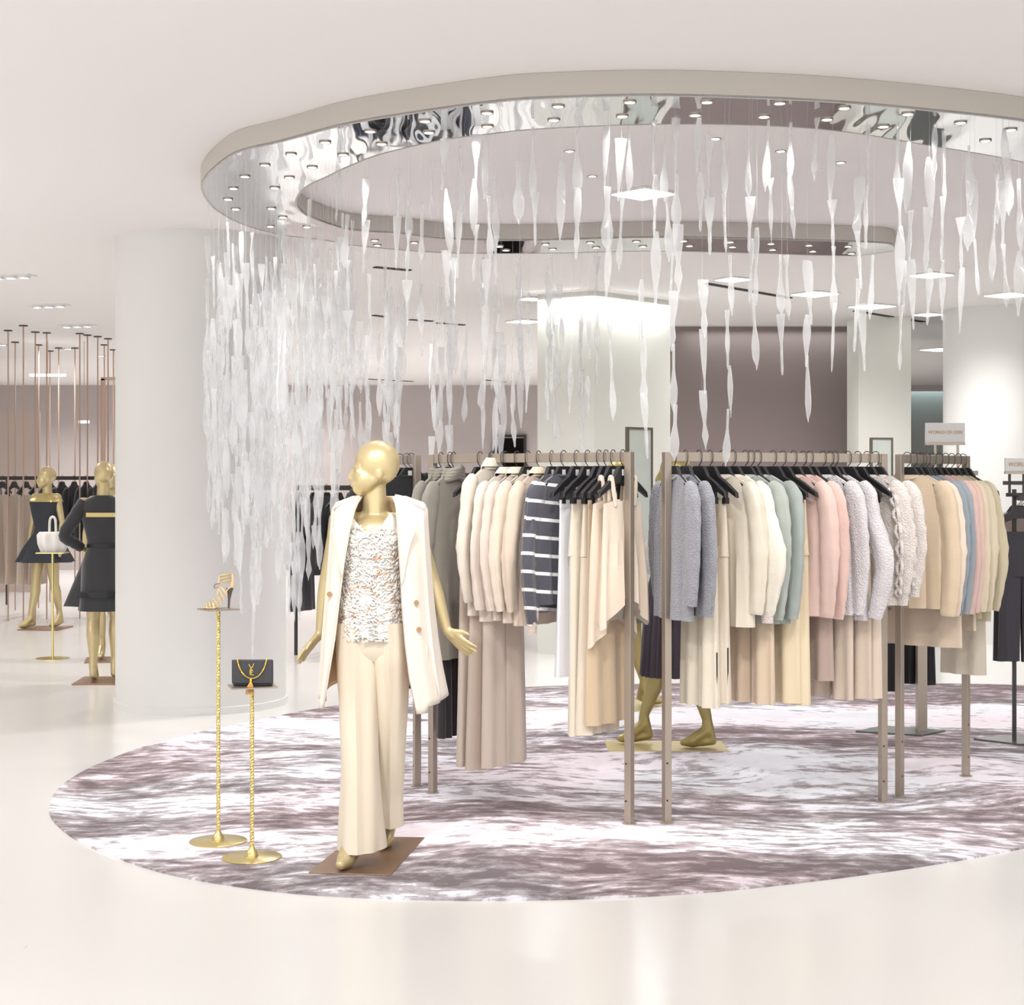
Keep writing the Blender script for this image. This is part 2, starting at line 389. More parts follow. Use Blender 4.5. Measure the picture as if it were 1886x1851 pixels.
# downlights set in the ring
dl_px = [(1160, 188), (1146, 214), (1302, 188), (1280, 212), (1436, 190), (1407, 215), (1555, 199), (1523, 220), (1672, 210), (1627, 233), (1769, 226), (1862, 239), (1815, 259), (1028, 196), (1020, 221), (897, 208), (898, 233), (783, 223), (790, 244), (682, 242), (703, 265), (599, 262), (632, 285), (536, 284), (575, 308), (488, 304), (533, 327), (451, 325), (506, 346), (430, 347), (420, 367), (434, 385), (500, 384), (521, 400), (498, 417), (565, 418), (690, 443), (763, 447), (695, 452), (920, 454), (932, 461), (1005, 450), (1018, 459), (1087, 447), (1098, 456), (1172, 445), (1184, 454), (1259, 444), (1270, 453), (1345, 446), (1349, 455), (1420, 449), (1423, 460), (1490, 452), (1497, 463), (1562, 454), (1568, 467)]
dproto = None
for i, q in enumerate(dl_px):
    p = above(*q, RINGZ)
    if dproto is None:
        dproto = MB().lathe([(0.030, 0.0015), (0.030, -0.004), (0.024, -0.004), (0.022, 0.0)], (0, 0, 0), 20).build('downlight', M_steel)
        MB().lathe([(0.021, -0.001), (0.021, -0.003), (0.004, -0.0035)], (0, 0, 0), 16).build('lamp_face', M_lamp, dproto)
        o = dproto
    else: o = copy_tree(dproto)
    o.location = (p.x, p.y, RINGZ)
    tag(o, 'small bright downlight set into the mirrored ring', 'downlight', 'downlights in the mirrored ring')
# luminous panels and downlights in the far ceiling
def cpanel(px, py, w, label, d_ratio=1.0, rz=0.6, grp=None):
    p = above(px, py, CEIL); o = empty('ceiling_light', (p.x, p.y, CEIL), rz, label, 'ceiling light', grp)
    MB().box((0, 0, -0.008), (w, w*d_ratio, 0.016)).build('frame', M_white, o, smooth=False)
    MB().box((0, 0, -0.019), (w*0.92, w*d_ratio*0.92, 0.006)).build('diffuser', M_lampsoft, o, smooth=False)
    return o
cpanel(1185, 353, 0.30, 'square lit ceiling panel seen through the opening of the ring', rz=0.75)
for q, w, l in [((1350, 512), 0.24, 'lit ceiling panel above the dark slot near the mauve wall'), ((1501, 539), 0.34, 'wide lit ceiling panel in front of the mauve wall'), ((1606, 562), 0.36, 'lit ceiling panel above the square pillar'),
                ((1716, 504), 0.28, 'lit ceiling panel nearest the ring above the grey partition'), ((1710, 577), 0.24, 'small lit ceiling panel with dark surround'), ((1794, 593), 0.32, 'lit ceiling panel just above the far round column'),
                ((1731, 642), 0.4, 'most distant lit ceiling panel above the grey partition'), ((1857, 541), 0.34, 'bright lit ceiling panel at the picture edge over the round column'),
                ((965, 590), 0.3, 'lit ceiling panel beside the corner pier'), ((978, 548), 0.2, 'small lit ceiling panel touching the top of the pier'),
                ((735, 715), 0.5, 'far lit ceiling panel behind the crystals, lower of two'), ((890, 724), 0.5, 'far lit ceiling panel behind the crystals by the dark doorway')]:
    cpanel(*q, w, l)
for q in [(1318, 255), (1438, 278), (1548, 299), (1049, 278), (1091, 324)]:
    o = copy_tree(dproto); p = above(*q, CEIL); o.location = (p.x, p.y, CEIL-0.001)
    tag(o, 'single round downlight in the plain ceiling inside the ring', 'downlight', 'downlights inside the ring')
for q in [(5, 635), (125, 642), (187, 655)]:
    o = copy_tree(dproto); p = above(*q, CEIL); o.location = (p.x, p.y, CEIL-0.001); o.scale = (2, 2, 2)
    tag(o, 'round downlight over the copper rods', 'downlight', 'downlights over the copper rods')
M_slot = mat('slot_black', (60, 56, 56), 0.7)
for (x0, y0), (x1, y1), l in [((1300, 521), (1455, 548), 'long dark air slot in the ceiling before the mauve wall'), ((1575, 572), (1700, 592), 'dark air slot in the ceiling above the square pillar'),
                     ((688, 580), (711, 583), 'short dark slot, first of the row behind the crystals'), ((755, 588), (796, 591), 'longer dark slot in the row behind the crystals'), ((806, 594), (855, 598), 'dark slot beside the twin far lights'),
                     ((660, 697), (760, 702), 'distant thin ceiling slot above the mannequin head'), ((890, 699), (930, 703), 'distant thin ceiling slot near the pier'), ((690, 491), (755, 497), 'short dark slot just beyond the ring')]:
    a = above(x0, y0, CEIL); b = above(x1, y1, CEIL)
    tag(MB().bar((a.x, a.y, CEIL-0.004), (b.x, b.y, CEIL-0.004), 0.06, 0.012).build('ceiling_slot', M_slot, smooth=False), l, 'air slot')
for i, ((x, y), l) in enumerate([((20, 507), 'row of three recessed lights nearest the picture edge'), ((90, 561), 'middle fixture of three recessed lights before the copper rods'), ((142, 598), 'recessed light fixture nearest the copper rods')]):
    p = above(x, y, CEIL); o = empty('recessed_light', (p.x, p.y, CEIL), -0.25, l, 'ceiling light')
    MB().box((0, 0, -0.004), (0.42, 0.15, 0.008)).build('trim_plate', M_white, o, smooth=False)
    for k in (-1, 0, 1):
        t = MB().lathe([(0.05, -0.008), (0.05, -0.03), (0.04, -0.03), (0.038, -0.012)], (k*0.13, 0, 0), 20).build('lamp_ring', M_white, o)
        MB().lathe([(0.036, -0.010), (0.036, -0.014), (0.004, -0.034)], (k*0.13, 0, 0), 16).build('lamp_face', M_lamp, t)

# ---------------------------------------------------------------- mannequins
def blob(mb, name, m, parent, voxel=0.007, smooth=7):
    me = mb.mesh(name+'_raw'); o = bpy.data.objects.new(name+'_raw', me); C.objects.link(o)
    r = o.modifiers.new('r', 'REMESH'); r.mode = 'VOXEL'; r.voxel_size = voxel; r.use_smooth_shade = True
    s = o.modifiers.new('s', 'SMOOTH'); s.factor = 0.5; s.iterations = smooth
    dg = bpy.context.evaluated_depsgraph_get(); dg.update()
    nm = bpy.data.meshes.new_from_object(o.evaluated_get(dg)); bpy.data.objects.remove(o); bpy.data.meshes.remove(me)
    nm.name = name; nm.materials.clear(); nm.materials.append(m); nm.shade_smooth()
    return link(name, nm, parent)
def cap(mb, p0, r0, p1, r1, n=16):
    p0 = Vector(p0); p1 = Vector(p1)
    mb.tube([p0, p0.lerp(p1, 0.5), p1], [r0, (r0+r1)/2, r1], n); mb.ball(p0, r0, n, 8); mb.ball(p1, r1, n, 8)
def xform(mb, M):
    mb.v = [tuple(M @ Vector(v)) for v in mb.v]; return mb
def head(mb, c, yaw, tilt=0):
    h = MB()
    h.ball((0, 0.016, 0.012), (0.08, 0.1, 0.1), 24, 16); h.ball((0, -0.04, -0.05), (0.057, 0.062, 0.078), 20, 14)
    h.ball((0, -0.02, -0.055), (0.06, 0.06, 0.05), 20, 10)
    cap(h, (0, -0.074, -0.103), 0.022, (0, -0.06, -0.11), 0.026)
    cap(h, (0, -0.094, -0.02), 0.008, (0, -0.107, -0.053), 0.0105)
    h.ball((0, -0.104, -0.058), (0.016, 0.01, 0.007))
    h.ball((0, -0.097, -0.076), (0.021, 0.012, 0.006)); h.ball((0, -0.095, -0.086), (0.018, 0.012, 0.007))
    for s in (-1, 1):
        h.ball((s*0.028, -0.08, -0.026), (0.02, 0.012, 0.009)); h.ball((s*0.026, -0.082, -0.006), (0.024, 0.012, 0.01))
        h.ball((s*0.072, 0.012, -0.035), (0.009, 0.018, 0.028), 12, 8); h.ball((s*0.028, -0.04, -0.062), (0.036, 0.05, 0.05), 18, 12)
        cap(h, (s*0.045, 0.0, -0.055), 0.024, (s*0.022, -0.052, -0.098), 0.022)
    xform(h, Matrix.Translation(Vector(c)) @ Matrix.Rotation(yaw, 4, 'Z') @ Matrix.Rotation(tilt, 4, 'X'))
    mb.add(h.v, h.f)
def hand(mb, w, d, s, size=1.0, curl=0.25):
    # w wrist, d direction of the fingers, s sideways towards the thumb
    w = Vector(w); d = Vector(d).normalized(); s = Vector(s); s = (s-d*s.dot(d)).normalized(); n = d.cross(s)
    cap(mb, w, 0.021*size, w+d*0.03*size, 0.02*size)
    lens = (0.066, 0.076, 0.07, 0.054)
    for i in range(4):
        o = (1.5-i)*0.0185*size
        k = w+d*0.088*size+s*o; cap(mb, w+d*0.012+s*o*0.55, 0.013*size, k, 0.0105*size, 10)
        dd = (d+s*(1.5-i)*0.07-n*curl*0.35).normalized(); m1 = k+dd*lens[i]*0.5*size
        d2 = (dd-n*curl*0.6).normalized(); cap(mb, k, 0.0098*size, m1, 0.0085*size, 10); cap(mb, m1, 0.0085*size, m1+d2*lens[i]*0.5*size, 0.0062*size, 10)
    t0 = w+d*0.025*size+s*0.02*size; t1 = t0+(d*0.75+s*0.6-n*0.2).normalized()*0.042*size
    cap(mb, t0, 0.0135*size, t1, 0.0105*size, 10); cap(mb, t1, 0.0105*size, t1+(d+s*0.2-n*0.25).normalized()*0.034*size, 0.0075*size, 10)
def foot(mb, ankle, toe, r=0.036):
    a = Vector(ankle); t = Vector(toe); d = (t-a); d.z = 0; d.normalize()
    heel = a-d*0.035; heel.z = max(0.03, a.z-0.07)
    cap(mb, a+Vector((0, 0, 0.04)), r, heel, 0.026); cap(mb, a, r*1.02, t-d*0.05+Vector((0, 0, 0.012)), 0.038)
    cap(mb, t-d*0.06+Vector((0, 0, 0.008)), 0.038, t+Vector((0, 0, 0.002)), 0.023); cap(mb, heel, 0.026, t-d*0.06, 0.028)
STAND = dict(head=(0, -0.005, 1.705), hyaw=0.0, sL=(-0.165, 0.01, 1.465), eL=(-0.22, 0.03, 1.19), wL=(-0.235, -0.02, 0.95), sR=(0.165, 0.01, 1.465), eR=(0.22, 0.03, 1.19), wR=(0.235, -0.02, 0.95),
             hdL=(-0.15, -0.1, -1), hdR=(0.15, -0.1, -1), hsL=(0, -1, 0), hsR=(0, -1, 0), hipL=(-0.085, 0, 0.93), kL=(-0.085, -0.01, 0.51), aL=(-0.08, 0.03, 0.12), tL=(-0.095, -0.11, 0.03),
             hipR=(0.085, 0, 0.93), kR=(0.085, -0.01, 0.51), aR=(0.08, 0.03, 0.12), tR=(0.095, -0.11, 0.03))
def body(j, name, m, parent, voxel=0.007, bust=False):
    J = dict(STAND); J.update(j); b = MB(); V = {k: Vector(v) if isinstance(v, tuple) else v for k, v in J.items()}
    head(b, V['head'], V['hyaw'])
    nk = V['head'].copy(); nk.z -= 0.085; nk.y += 0.02
    cap(b, (0, 0.02, 1.45), 0.06, nk, 0.05); b.ball((0, 0.015, 1.475), (0.12, 0.055, 0.045)); b.ball((0, -0.015, 1.415), (0.12, 0.08, 0.085), 24, 14)
    cap(b, (-0.125, 0.01, 1.462), 0.05, (0.125, 0.01, 1.462), 0.05); b.ball((0, 0, 1.33), (0.15, 0.1, 0.17), 24, 14)
    b.ball((0, 0, 1.12), (0.11, 0.085, 0.18), 24, 14); cap(b, (-0.07, 0.005, 0.95), 0.1, (0.07, 0.005, 0.95), 0.1); b.ball((0, 0.03, 0.93), (0.155, 0.1, 0.11))
    for s in ((-1, 1) if bust else ()): b.ball((s*0.068, -0.078, 1.31), (0.056, 0.045, 0.056))
    for q in 'LR':
        S, E, W = V['s'+q], V['e'+q], V['w'+q]
        cap(b, S, 0.05, S.lerp(E, 0.25), 0.043); cap(b, S.lerp(E, 0.2), 0.043, E, 0.033); cap(b, E, 0.034, E.lerp(W, 0.3), 0.034); cap(b, E.lerp(W, 0.3), 0.034, W, 0.021)
        hand(b, W, V['hd'+q], V['hs'+q], 1.0)
        H, K, A, T = V['hip'+q], V['k'+q], V['a'+q], V['t'+q]
        cap(b, H, 0.092, H.lerp(K, 0.5), 0.074); cap(b, H.lerp(K, 0.5), 0.074, K, 0.053); cap(b, K, 0.053, K.lerp(A, 0.3)+Vector((0, 0.012, 0)), 0.056)
        cap(b, K.lerp(A, 0.3)+Vector((0, 0.012, 0)), 0.056, A+Vector((0, 0, 0.06)), 0.032); foot(b, A, T)
    return blob(b, name, m, parent, voxel)
def loft(levels, n=56, fold=0, fn=6, seed=0, power=2.4, caps=False):
    # levels: z, cx, cy, rx, ry, (fold amplitude)
    rs = []; rnd = random.Random(seed); ph = [rnd.uniform(0, 6.28) for _ in range(4)]
    for k, lv in enumerate(levels):
        z, cx_, cy_, rx, ry = lv[:5]; fa = lv[5] if len(lv) > 5 else fold; ring_ = []
        for i in range(n):
            t = 2*PI*i/n; c, s = math.cos(t), math.sin(t)
            c2 = math.copysign(abs(c)**(2/power), c); s2 = math.copysign(abs(s)**(2/power), s)
            f = 1+fa*(math.sin(fn*t+ph[0]+0.5*math.sin(3*z))+0.5*math.sin((fn*1.7//1)*t+ph[1]+z*2))
            ring_.append((cx_+rx*c2*f, cy_+ry*s2*f, z))
        rs.append(ring_)
    return MB().rings(rs, caps)
def densify(levels, n):
    out = []
    z0, z1 = levels[0][0], levels[-1][0]
    tab = sorted([tuple(l) for l in levels])
    for i in range(n+1):
        z = lerp(z0, z1, i/n); out.append((z, *interp(tab, z)))
    return out
def solid(o, t=0.006, off=1.0):
    s = o.modifiers.new('thick', 'SOLIDIFY'); s.thickness = t; s.offset = off; return o
def sleeve(parent, pts, rs, m, name='sleeve', fold=0.05, seed=0):
    pts = catmull(pts, 6); n = len(pts); rr = [interp([(i/(len(rs)-1), r) for i, r in enumerate(rs)], k/(n-1))[0] for k in range(n)]
    rr = [r*(1+fold*math.sin(k*2.1+seed)) for k, r in enumerate(rr)]
    return MB().tube(pts, rr, 18).build(name, m, parent)

# --- the large mannequin in cream
MS = 418.0
def mx(px): return (px-690)/MS
def mz(py): return (1580-py)/MS
O = ground(690, 1580)
mq = empty('mannequin', (O.x, O.y, 0.012), 0, 'faceless gold mannequin walking in a cream sleeveless coat, ruffled top and wide trousers', 'mannequin')
pose = dict(head=(mx(689), 0.0, 1.716), hyaw=math.radians(-76),
    sL=(-0.155, 0.02, 1.475), eL=(mx(599), 0.05, mz(1078)), wL=(mx(588), 0.03, mz(1174)), hdL=(-0.62, -0.15, -0.75), hsL=(-0.3, -1, 0.2),
    sR=(0.165, 0.02, 1.475), eR=(mx(796), 0.05, mz(1080)), wR=(mx(823), 0.03, mz(1168)), hdR=(0.78, -0.25, -0.66), hsR=(0.5, -0.6, 0.8),
    hipL=(-0.08, 0, 0.93), kL=(-0.085, -0.08, 0.5), aL=(-0.07, -0.14, 0.13), tL=(-0.118, -0.3, 0.027),
    hipR=(0.08, 0, 0.93), kR=(0.07, 0.06, 0.5), aR=(0.045, 0.22, 0.13), tR=(0.03, 0.1, 0.025))
body(pose, 'body', M_gold, mq, 0.0052, False)
c4 = [ground(568, 1612), ground(719, 1617), ground(782, 1547), ground(650, 1545)]
pl = MB().prism([(p.x-O.x, p.y-O.y) for p in c4], -0.012+0.008, 0.001).build('base_plate', M_bronze, mq, smooth=False); bevel(pl, 0.002)
M_vest = mat('cream_crepe', (232, 221, 208), 0.7, sheen=0.3); M_lining = mat('peach_lining', (232, 200, 160), 0.6)
M_ruf = mat('ivory_ruffle_organza', (244, 240, 234), 0.6); M_rufd = mat('peach_thread_ruffle', (214, 178, 150), 0.7)
M_trou = mat('ivory_wool', (228, 215, 194), 0.72, sheen=0.2)
# trousers
def leg_loft(tab, seed):
    lv = []
    for i in range(34):
        py = lerp(tab[0][0], tab[-1][0], i/33); xl, xr, yc, ry, fa = interp(tab, py)
        lv.append((mz(py), (mx(xl)+mx(xr))/2, yc, (mx(xr)-mx(xl))/2, ry, fa))
    return lv
def trouser_leg(lv, seed, crease=1):
    rs = []; n = 64
    for z, cx_, cy_, rx, ry, fa in lv:
        r_ = []
        for i in range(n):
            t = 2*PI*i/n; c, s = math.cos(t), math.sin(t)
            c2 = math.copysign(abs(c)**0.85, c); s2 = math.copysign(abs(s)**0.85, s)
            f = 1+1.4*fa*(0.55*math.sin(3*t+seed+z*2)+0.28*math.sin(6*t+seed*2-z*3)+0.22*math.sin(2*t+z*11))
            cr = 0.016*max(0, 1-abs(t-1.5*PI)/0.22)*(1-fa*2)
            r_.append((cx_+rx*c2*f, cy_+ry*s2*f-cr, z))
        rs.append(r_)
    return MB().rings(rs, False)
t1 = trouser_leg(leg_loft([(1150, 618, 692, 0, 0.11, 0.03), (1215, 619, 694, -0.005, 0.115, 0.05), (1300, 627, 694, -0.035, 0.1, 0.07), (1400, 631, 699, -0.085, 0.1, 0.07), (1500, 629, 706, -0.125, 0.11, 0.08), (1553, 628, 711, -0.145, 0.12, 0.12)], 0), 0.4)
t1.build('trouser_leg', M_trou, mq)
t2 = trouser_leg(leg_loft([(1150, 686, 752, 0, 0.11, 0.03), (1215, 684, 754, 0.0, 0.115, 0.05), (1300, 690, 751, 0.03, 0.1, 0.09), (1400, 694, 744, 0.09, 0.1, 0.1), (1480, 696, 738, 0.15, 0.11, 0.09), (1537, 696, 738, 0.17, 0.12, 0.08)], 0), 2.3)
t2.build('trouser_leg', M_trou, mq)
loft([(0.86, 0.0, 0.0, 0.10, 0.085), (0.9, -0.005, 0, 0.145, 0.115), (0.96, mx(685), 0, 0.158, 0.122), (1.02, mx(685), 0, 0.155, 0.12)], 56, 0.01, 6, 3, 2.2, True).build('trouser_seat', M_trou, mq)
# ruffled top
top_lv = [(mz(1174), 0, 0, (750-620)/2/MS, 0.135, 0.03), (mz(1140), 0, 0, 0.148, 0.13, 0.02), (mz(1090), 0, 0, 0.135, 0.115, 0.01), (mz(1040), 0, 0, 0.14, 0.12, 0), (mz(1000), 0.0, -0.005, 0.15, 0.13, 0), (mz(965), 0.0, 0.0, 0.135, 0.1, 0), (mz(950), 0.01, 0.005, 0.1, 0.088, 0)]
top_lv = [(z, mx(684), y, a, b, f) for z, _, y, a, b, f in top_lv]
tp = loft(densify(top_lv, 26), 64, 0, 11, 3, 2.1)
def scoop(v):
    x, y, z = v; x -= mx(684)
    if z > mz(1000) and y < 0: z -= 0.075*min(1, (z-mz(1000))/(mz(950)-mz(1000)))*max(0, 1-(x/0.085)**2)
    return (x+mx(684), y, z)
tp.v = [scoop(v) for v in tp.v]; tp.build('top', M_ruf, mq)
tabz = sorted(top_lv); rr = random.Random(5)
def ruffles(cnt, m, name, zr, tr):
    mb = MB()
    for _ in range(cnt):
        z = rr.uniform(*zr); t = rr.uniform(*tr); ang = rr.uniform(-0.8, 0.8); k = rr.uniform(1.5, 4); ph = rr.uniform(0, 6); vs = []; fs = []; n = 10
        for i in range(n+1):
            z = min(max(z, mz(1180)), mz(972)); _, cy_, a, b, _f = interp(tabz, z)
            nx, ny = math.cos(t), math.sin(t); p = Vector((mx(684)+a*nx, cy_+b*ny, z)); nn = Vector((nx*b, ny*a, 0)).normalized()
            h = 0.0115*math.sin(PI*(i+0.6)/(n+1.2)); w = Vector((0, 0, 1))*0.006*math.sin(i*1.3+ph)
            vs += [p, p+nn*h*0.7+w*0.6, p+nn*h+w+Vector((0, 0, -0.006))]
            if i < n:
                q = 3*i; fs += [(q, q+3, q+4, q+1), (q+1, q+4, q+5, q+2)]
            t += 0.0065/max(0.08, (a+b)/2)*math.cos(ang+1.1*math.sin(k*i*0.35+ph)); z += 0.0085*math.sin(ang+1.1*math.sin(k*i*0.35+ph))
        mb.add(vs, fs)
    o = mb.build(name, m, mq); solid(o, 0.0012, 0)
    return o
ruffles(560, M_ruf, 'ruffle_trim', (mz(1178), mz(992)), (PI*1.02, PI*1.98))
ruffles(40, M_ruf, 'neckline_ruffle', (mz(1000), mz(978)), (PI*1.1, PI*1.9))
r1 = MB()
ruffles(26, M_rufd, 'peach_ruffle_trim', (mz(1150), mz(1030)), (PI*1.5, PI*1.9))
ruffles(14, M_rufd, 'peach_ruffle_trim', (mz(1150), mz(1080)), (PI*1.05, PI*1.45))
# sleeveless coat
def coat():
    tab = [  # py, outer left, inner left, inner right, outer right, front depth, back depth
        (921, 652, 668, 724, 745, 0.02, 0.06), (928, 628, 664, 728, 772, 0.05, 0.075), (938, 617, 660, 732, 783, 0.075, 0.09), (970, 615, 652, 736, 784, 0.12, 0.105), (1040, 611, 641, 742, 788, 0.15, 0.12),
        (1110, 606, 632, 746, 793, 0.15, 0.13), (1180, 601, 624, 752, 800, 0.16, 0.14), (1240, 598, 614, 760, 808, 0.17, 0.15), (1300, 596, 603, 774, 818, 0.18, 0.16)]
    rows = []
    for k in range(34):
        py = lerp(921, 1300, k/33); ol, il, ir, orr, yf, yb = interp(tab, py); ol, il, ir, orr = mx(ol), mx(il), mx(ir), mx(orr)
        cpt = [(il, -yf), ((il+ol)/2, -yf*0.92), (ol+0.008, -yf*0.55), (ol, 0.0), (ol*0.8, yb*0.7), (0.0, yb), (orr*0.8, yb*0.7), (orr, 0.0), (orr-0.008, -yf*0.55), ((ir+orr)/2, -yf*0.95), (ir, -yf)]
        pts = catmull([(x, y, 0) for x, y in cpt], 6); n = len(pts); fz = (py-921)/379
        row = []
        for i, p in enumerate(pts):
            t = i/(n-1); back = math.exp(-((t-0.5)/0.22)**2)
            zz = mz(py)+fz**4*(0.09*back)-(0.03*fz**5 if t > 0.93 else 0)+0.02*fz**6*(t-0.5 if t > 0.5 else 0)
            fo = (0.004+0.013*fz)*(math.sin(t*38)+0.6*math.sin(t*61+1))
            row.append((p.x+fo*(0.5 if 0.2 < t < 0.8 else 0.15), p.y+fo, zz))
        rows.append(row)
    mb = MB(); n = len(rows[0]); vs = [p for r in rows for p in r]; fs = []
    for a in range(len(rows)-1):
        for b in range(n-1): fs.append((a*n+b, a*n+b+1, (a+1)*n+b+1, (a+1)*n+b))
    # close the shoulder tops
    o = mb.add(vs, fs).build('coat', M_vest, mq); o.data.materials.append(M_lining)
    s = solid(o, 0.007, -1.0).modifiers['thick']; s.material_offset = 1; s.material_offset_rim = 0
    s.offset = 1.0
    return rows
rows = coat()
# make the lining face inwards: shoulder pieces, lapels, buttons, flap pockets
for s_, (xi, xo) in ((-1, (664, 617)), (1, (728, 783))):
    rs = []
    for k in range(8):
        t = k/7; x = lerp(mx(xi), mx(xo), t); z = lerp(mz(917), mz(936), t**1.3); ry = lerp(0.055, 0.085, min(1, t*1.5))
        rs.append([(x, 0.015+ry*math.cos(a_), z-0.012+0.016*math.sin(a_)) for a_ in [2*PI*i/14 for i in range(14)]])
    MB().rings(rs).build('shoulder_panel', M_vest, mq)
for s_, pts in ((-1, [(668, 921, 0.03), (655, 950, 0.10), (634, 985, 0.14), (640, 1020, 0.16), (641, 1060, 0.166)]), (1, [(726, 921, 0.03), (738, 950, 0.10), (760, 985, 0.14), (752, 1020, 0.16), (745, 1075, 0.166)])):
    inner = [(662, 921), (657, 950), (650, 985), (645, 1020), (639, 1062)] if s_ < 0 else [(731, 921), (735, 950), (738, 985), (741, 1020), (744, 1078)]
    inn = catmull([(mx(a), -pts[i][2]-0.004, mz(b)) for i, (a, b) in enumerate(inner)], 6)
    wid = [0.02, 0.045, 0.075, 0.04, 0.004]; out = []
    for i, q in enumerate(inn):
        w = interp([(k/4, w_) for k, w_ in enumerate(wid)], i/(len(inn)-1))[0]; out.append((q.x+s_*w, q.y-0.004, q.z+0.01*w*10))
    vs = [tuple(q) for q in inn]+out; n = len(inn); fs = [(i, i+1, n+i+1, n+i) for i in range(n-1)]
    solid(MB().add(vs, fs).build('lapel', M_vest, mq), 0.006, 0)
M_btn = mat('horn_button', (170, 132, 92), 0.35)
for px, py, y in ((776, 1158, -0.158), (771, 1110, -0.15), (614, 1095, -0.145)):
    MB().tube([(mx(px), y-0.004, mz(py)), (mx(px), y-0.012, mz(py))], 0.011, 14).build('button', M_btn, mq)
for px, sgn in ((782, 1), (609, -1)):
    MB().box((mx(px), -0.125, mz(1200)), (0.05 if sgn > 0 else 0.02, 0.008, 0.05), rz=-sgn*0.5).build('pocket_flap', M_vest, mq, smooth=False)

# --- dressed mannequins further back
M_blk = mat('black_crepe', (40, 40, 44), 0.7, sheen=0.4); M_blk2 = mat('black_satin_band', (22, 22, 25), 0.35)
M_trim = mat('gold_bead_trim', (196, 176, 120), 0.3, 0.7)
def plate(root, w, d, m, rz=0, cx_=0, cy_=0):
    o = MB().box((cx_, cy_, -0.006), (w, d, 0.012), rz=rz).build('base_plate', m, root, smooth=False); return o
O2 = ground(191, 1255)
b1 = empty('mannequin', (O2.x, O2.y, 0.012), PI+0.06, 'gold mannequin seen from behind in a black knee-length outfit, beside the round column', 'mannequin')
body(dict(hyaw=0.3, sR=(0.165, 0.01, 1.465), eR=(0.3, 0.09, 1.2), wR=(0.17, -0.03, 1.08), hdR=(-0.8, -0.5, -0.1), hsR=(0, -0.2, 1), kL=(-0.09, -0.05, 0.5), aL=(-0.085, -0.03, 0.12), tL=(-0.1, -0.17, 0.03), kR=(0.08, 0.02, 0.5), aR=(0.07, 0.08, 0.12), tR=(0.08, -0.06, 0.03)), 'body', M_gold, b1, 0.009)
plate(b1, 0.42, 0.5, M_bronze)
loft(densify([(1.53, 0, 0.015, 0.07, 0.065), (1.49, 0, 0.015, 0.16, 0.085), (1.44, 0, 0.01, 0.185, 0.1), (1.3, 0, 0, 0.168, 0.125), (1.13, 0, 0, 0.125, 0.105), (1.08, 0, 0, 0.13, 0.11)], 12), 40, 0).build('bodice', M_blk, b1)
loft(densify([(1.11, 0, 0, 0.13, 0.11, 0.01), (0.95, 0, 0.01, 0.175, 0.15, 0.02), (0.75, 0, 0.01, 0.185, 0.17, 0.03), (0.58, 0, 0.01, 0.2, 0.18, 0.035)], 14), 56, 0, 7, 4).build('skirt', M_blk, b1)
loft([(0.69, 0, 0.01, 0.198, 0.183), (0.74, 0, 0.01, 0.194, 0.18)], 56).build('hem_band', M_blk2, b1)
loft([(1.10, 0, 0, 0.137, 0.117), (1.13, 0, 0, 0.133, 0.114)], 48).build('belt', M_blk2, b1)
MB().box((0, 0.118, 1.37), (0.24, 0.012, 0.035)).build('beaded_trim', M_trim, b1, smooth=False)
sleeve(b1, [(0.15, 0.01, 1.47), (0.23, 0.05, 1.34), (0.3, 0.09, 1.2), (0.24, 0.03, 1.14), (0.185, -0.02, 1.095)], [0.062, 0.058, 0.05, 0.046, 0.04], M_blk)
sleeve(b1, [(-0.15, 0.01, 1.47), (-0.2, 0.02, 1.33), (-0.22, 0.03, 1.19), (-0.23, 0, 1.05), (-0.235, -0.015, 0.98)], [0.062, 0.058, 0.05, 0.046, 0.04], M_blk)
# loose side panel of the skirt
vs = []; fs = []
for i in range(9):
    t = i/8
    for k in range(5):
        u = k/4; vs.append((lerp(0.12, 0.13, t)+u*lerp(0.02, 0.2, t), 0.02+0.03*math.sin(u*5), 1.06-t*0.45))
for i in range(8):
    for k in range(4): fs.append((i*5+k, i*5+k+1, i*5+k+6, i*5+k+5))
solid(MB().add(vs, fs).build('side_panel', M_blk, b1), 0.006)

O3 = ground(204, 1216)
b3 = empty('mannequin', (O3.x, O3.y, 0.012), 0.2, 'gold mannequin mostly hidden behind the one in black by the column', 'mannequin')
body(dict(kL=(-0.1, -0.05, 0.5)), 'body', M_gold, b3, 0.012); plate(b3, 0.45, 0.45, M_bronze)
loft(densify([(1.5, 0, 0.01, 0.15, 0.08), (1.3, 0, 0, 0.17, 0.125), (1.12, 0, 0, 0.13, 0.11), (0.95, 0, 0, 0.18, 0.15, 0.03), (0.6, 0, 0, 0.22, 0.18, 0.05)], 14), 48, 0, 7).build('dress', mat('charcoal_dress', (58, 58, 66), 0.7), b3)

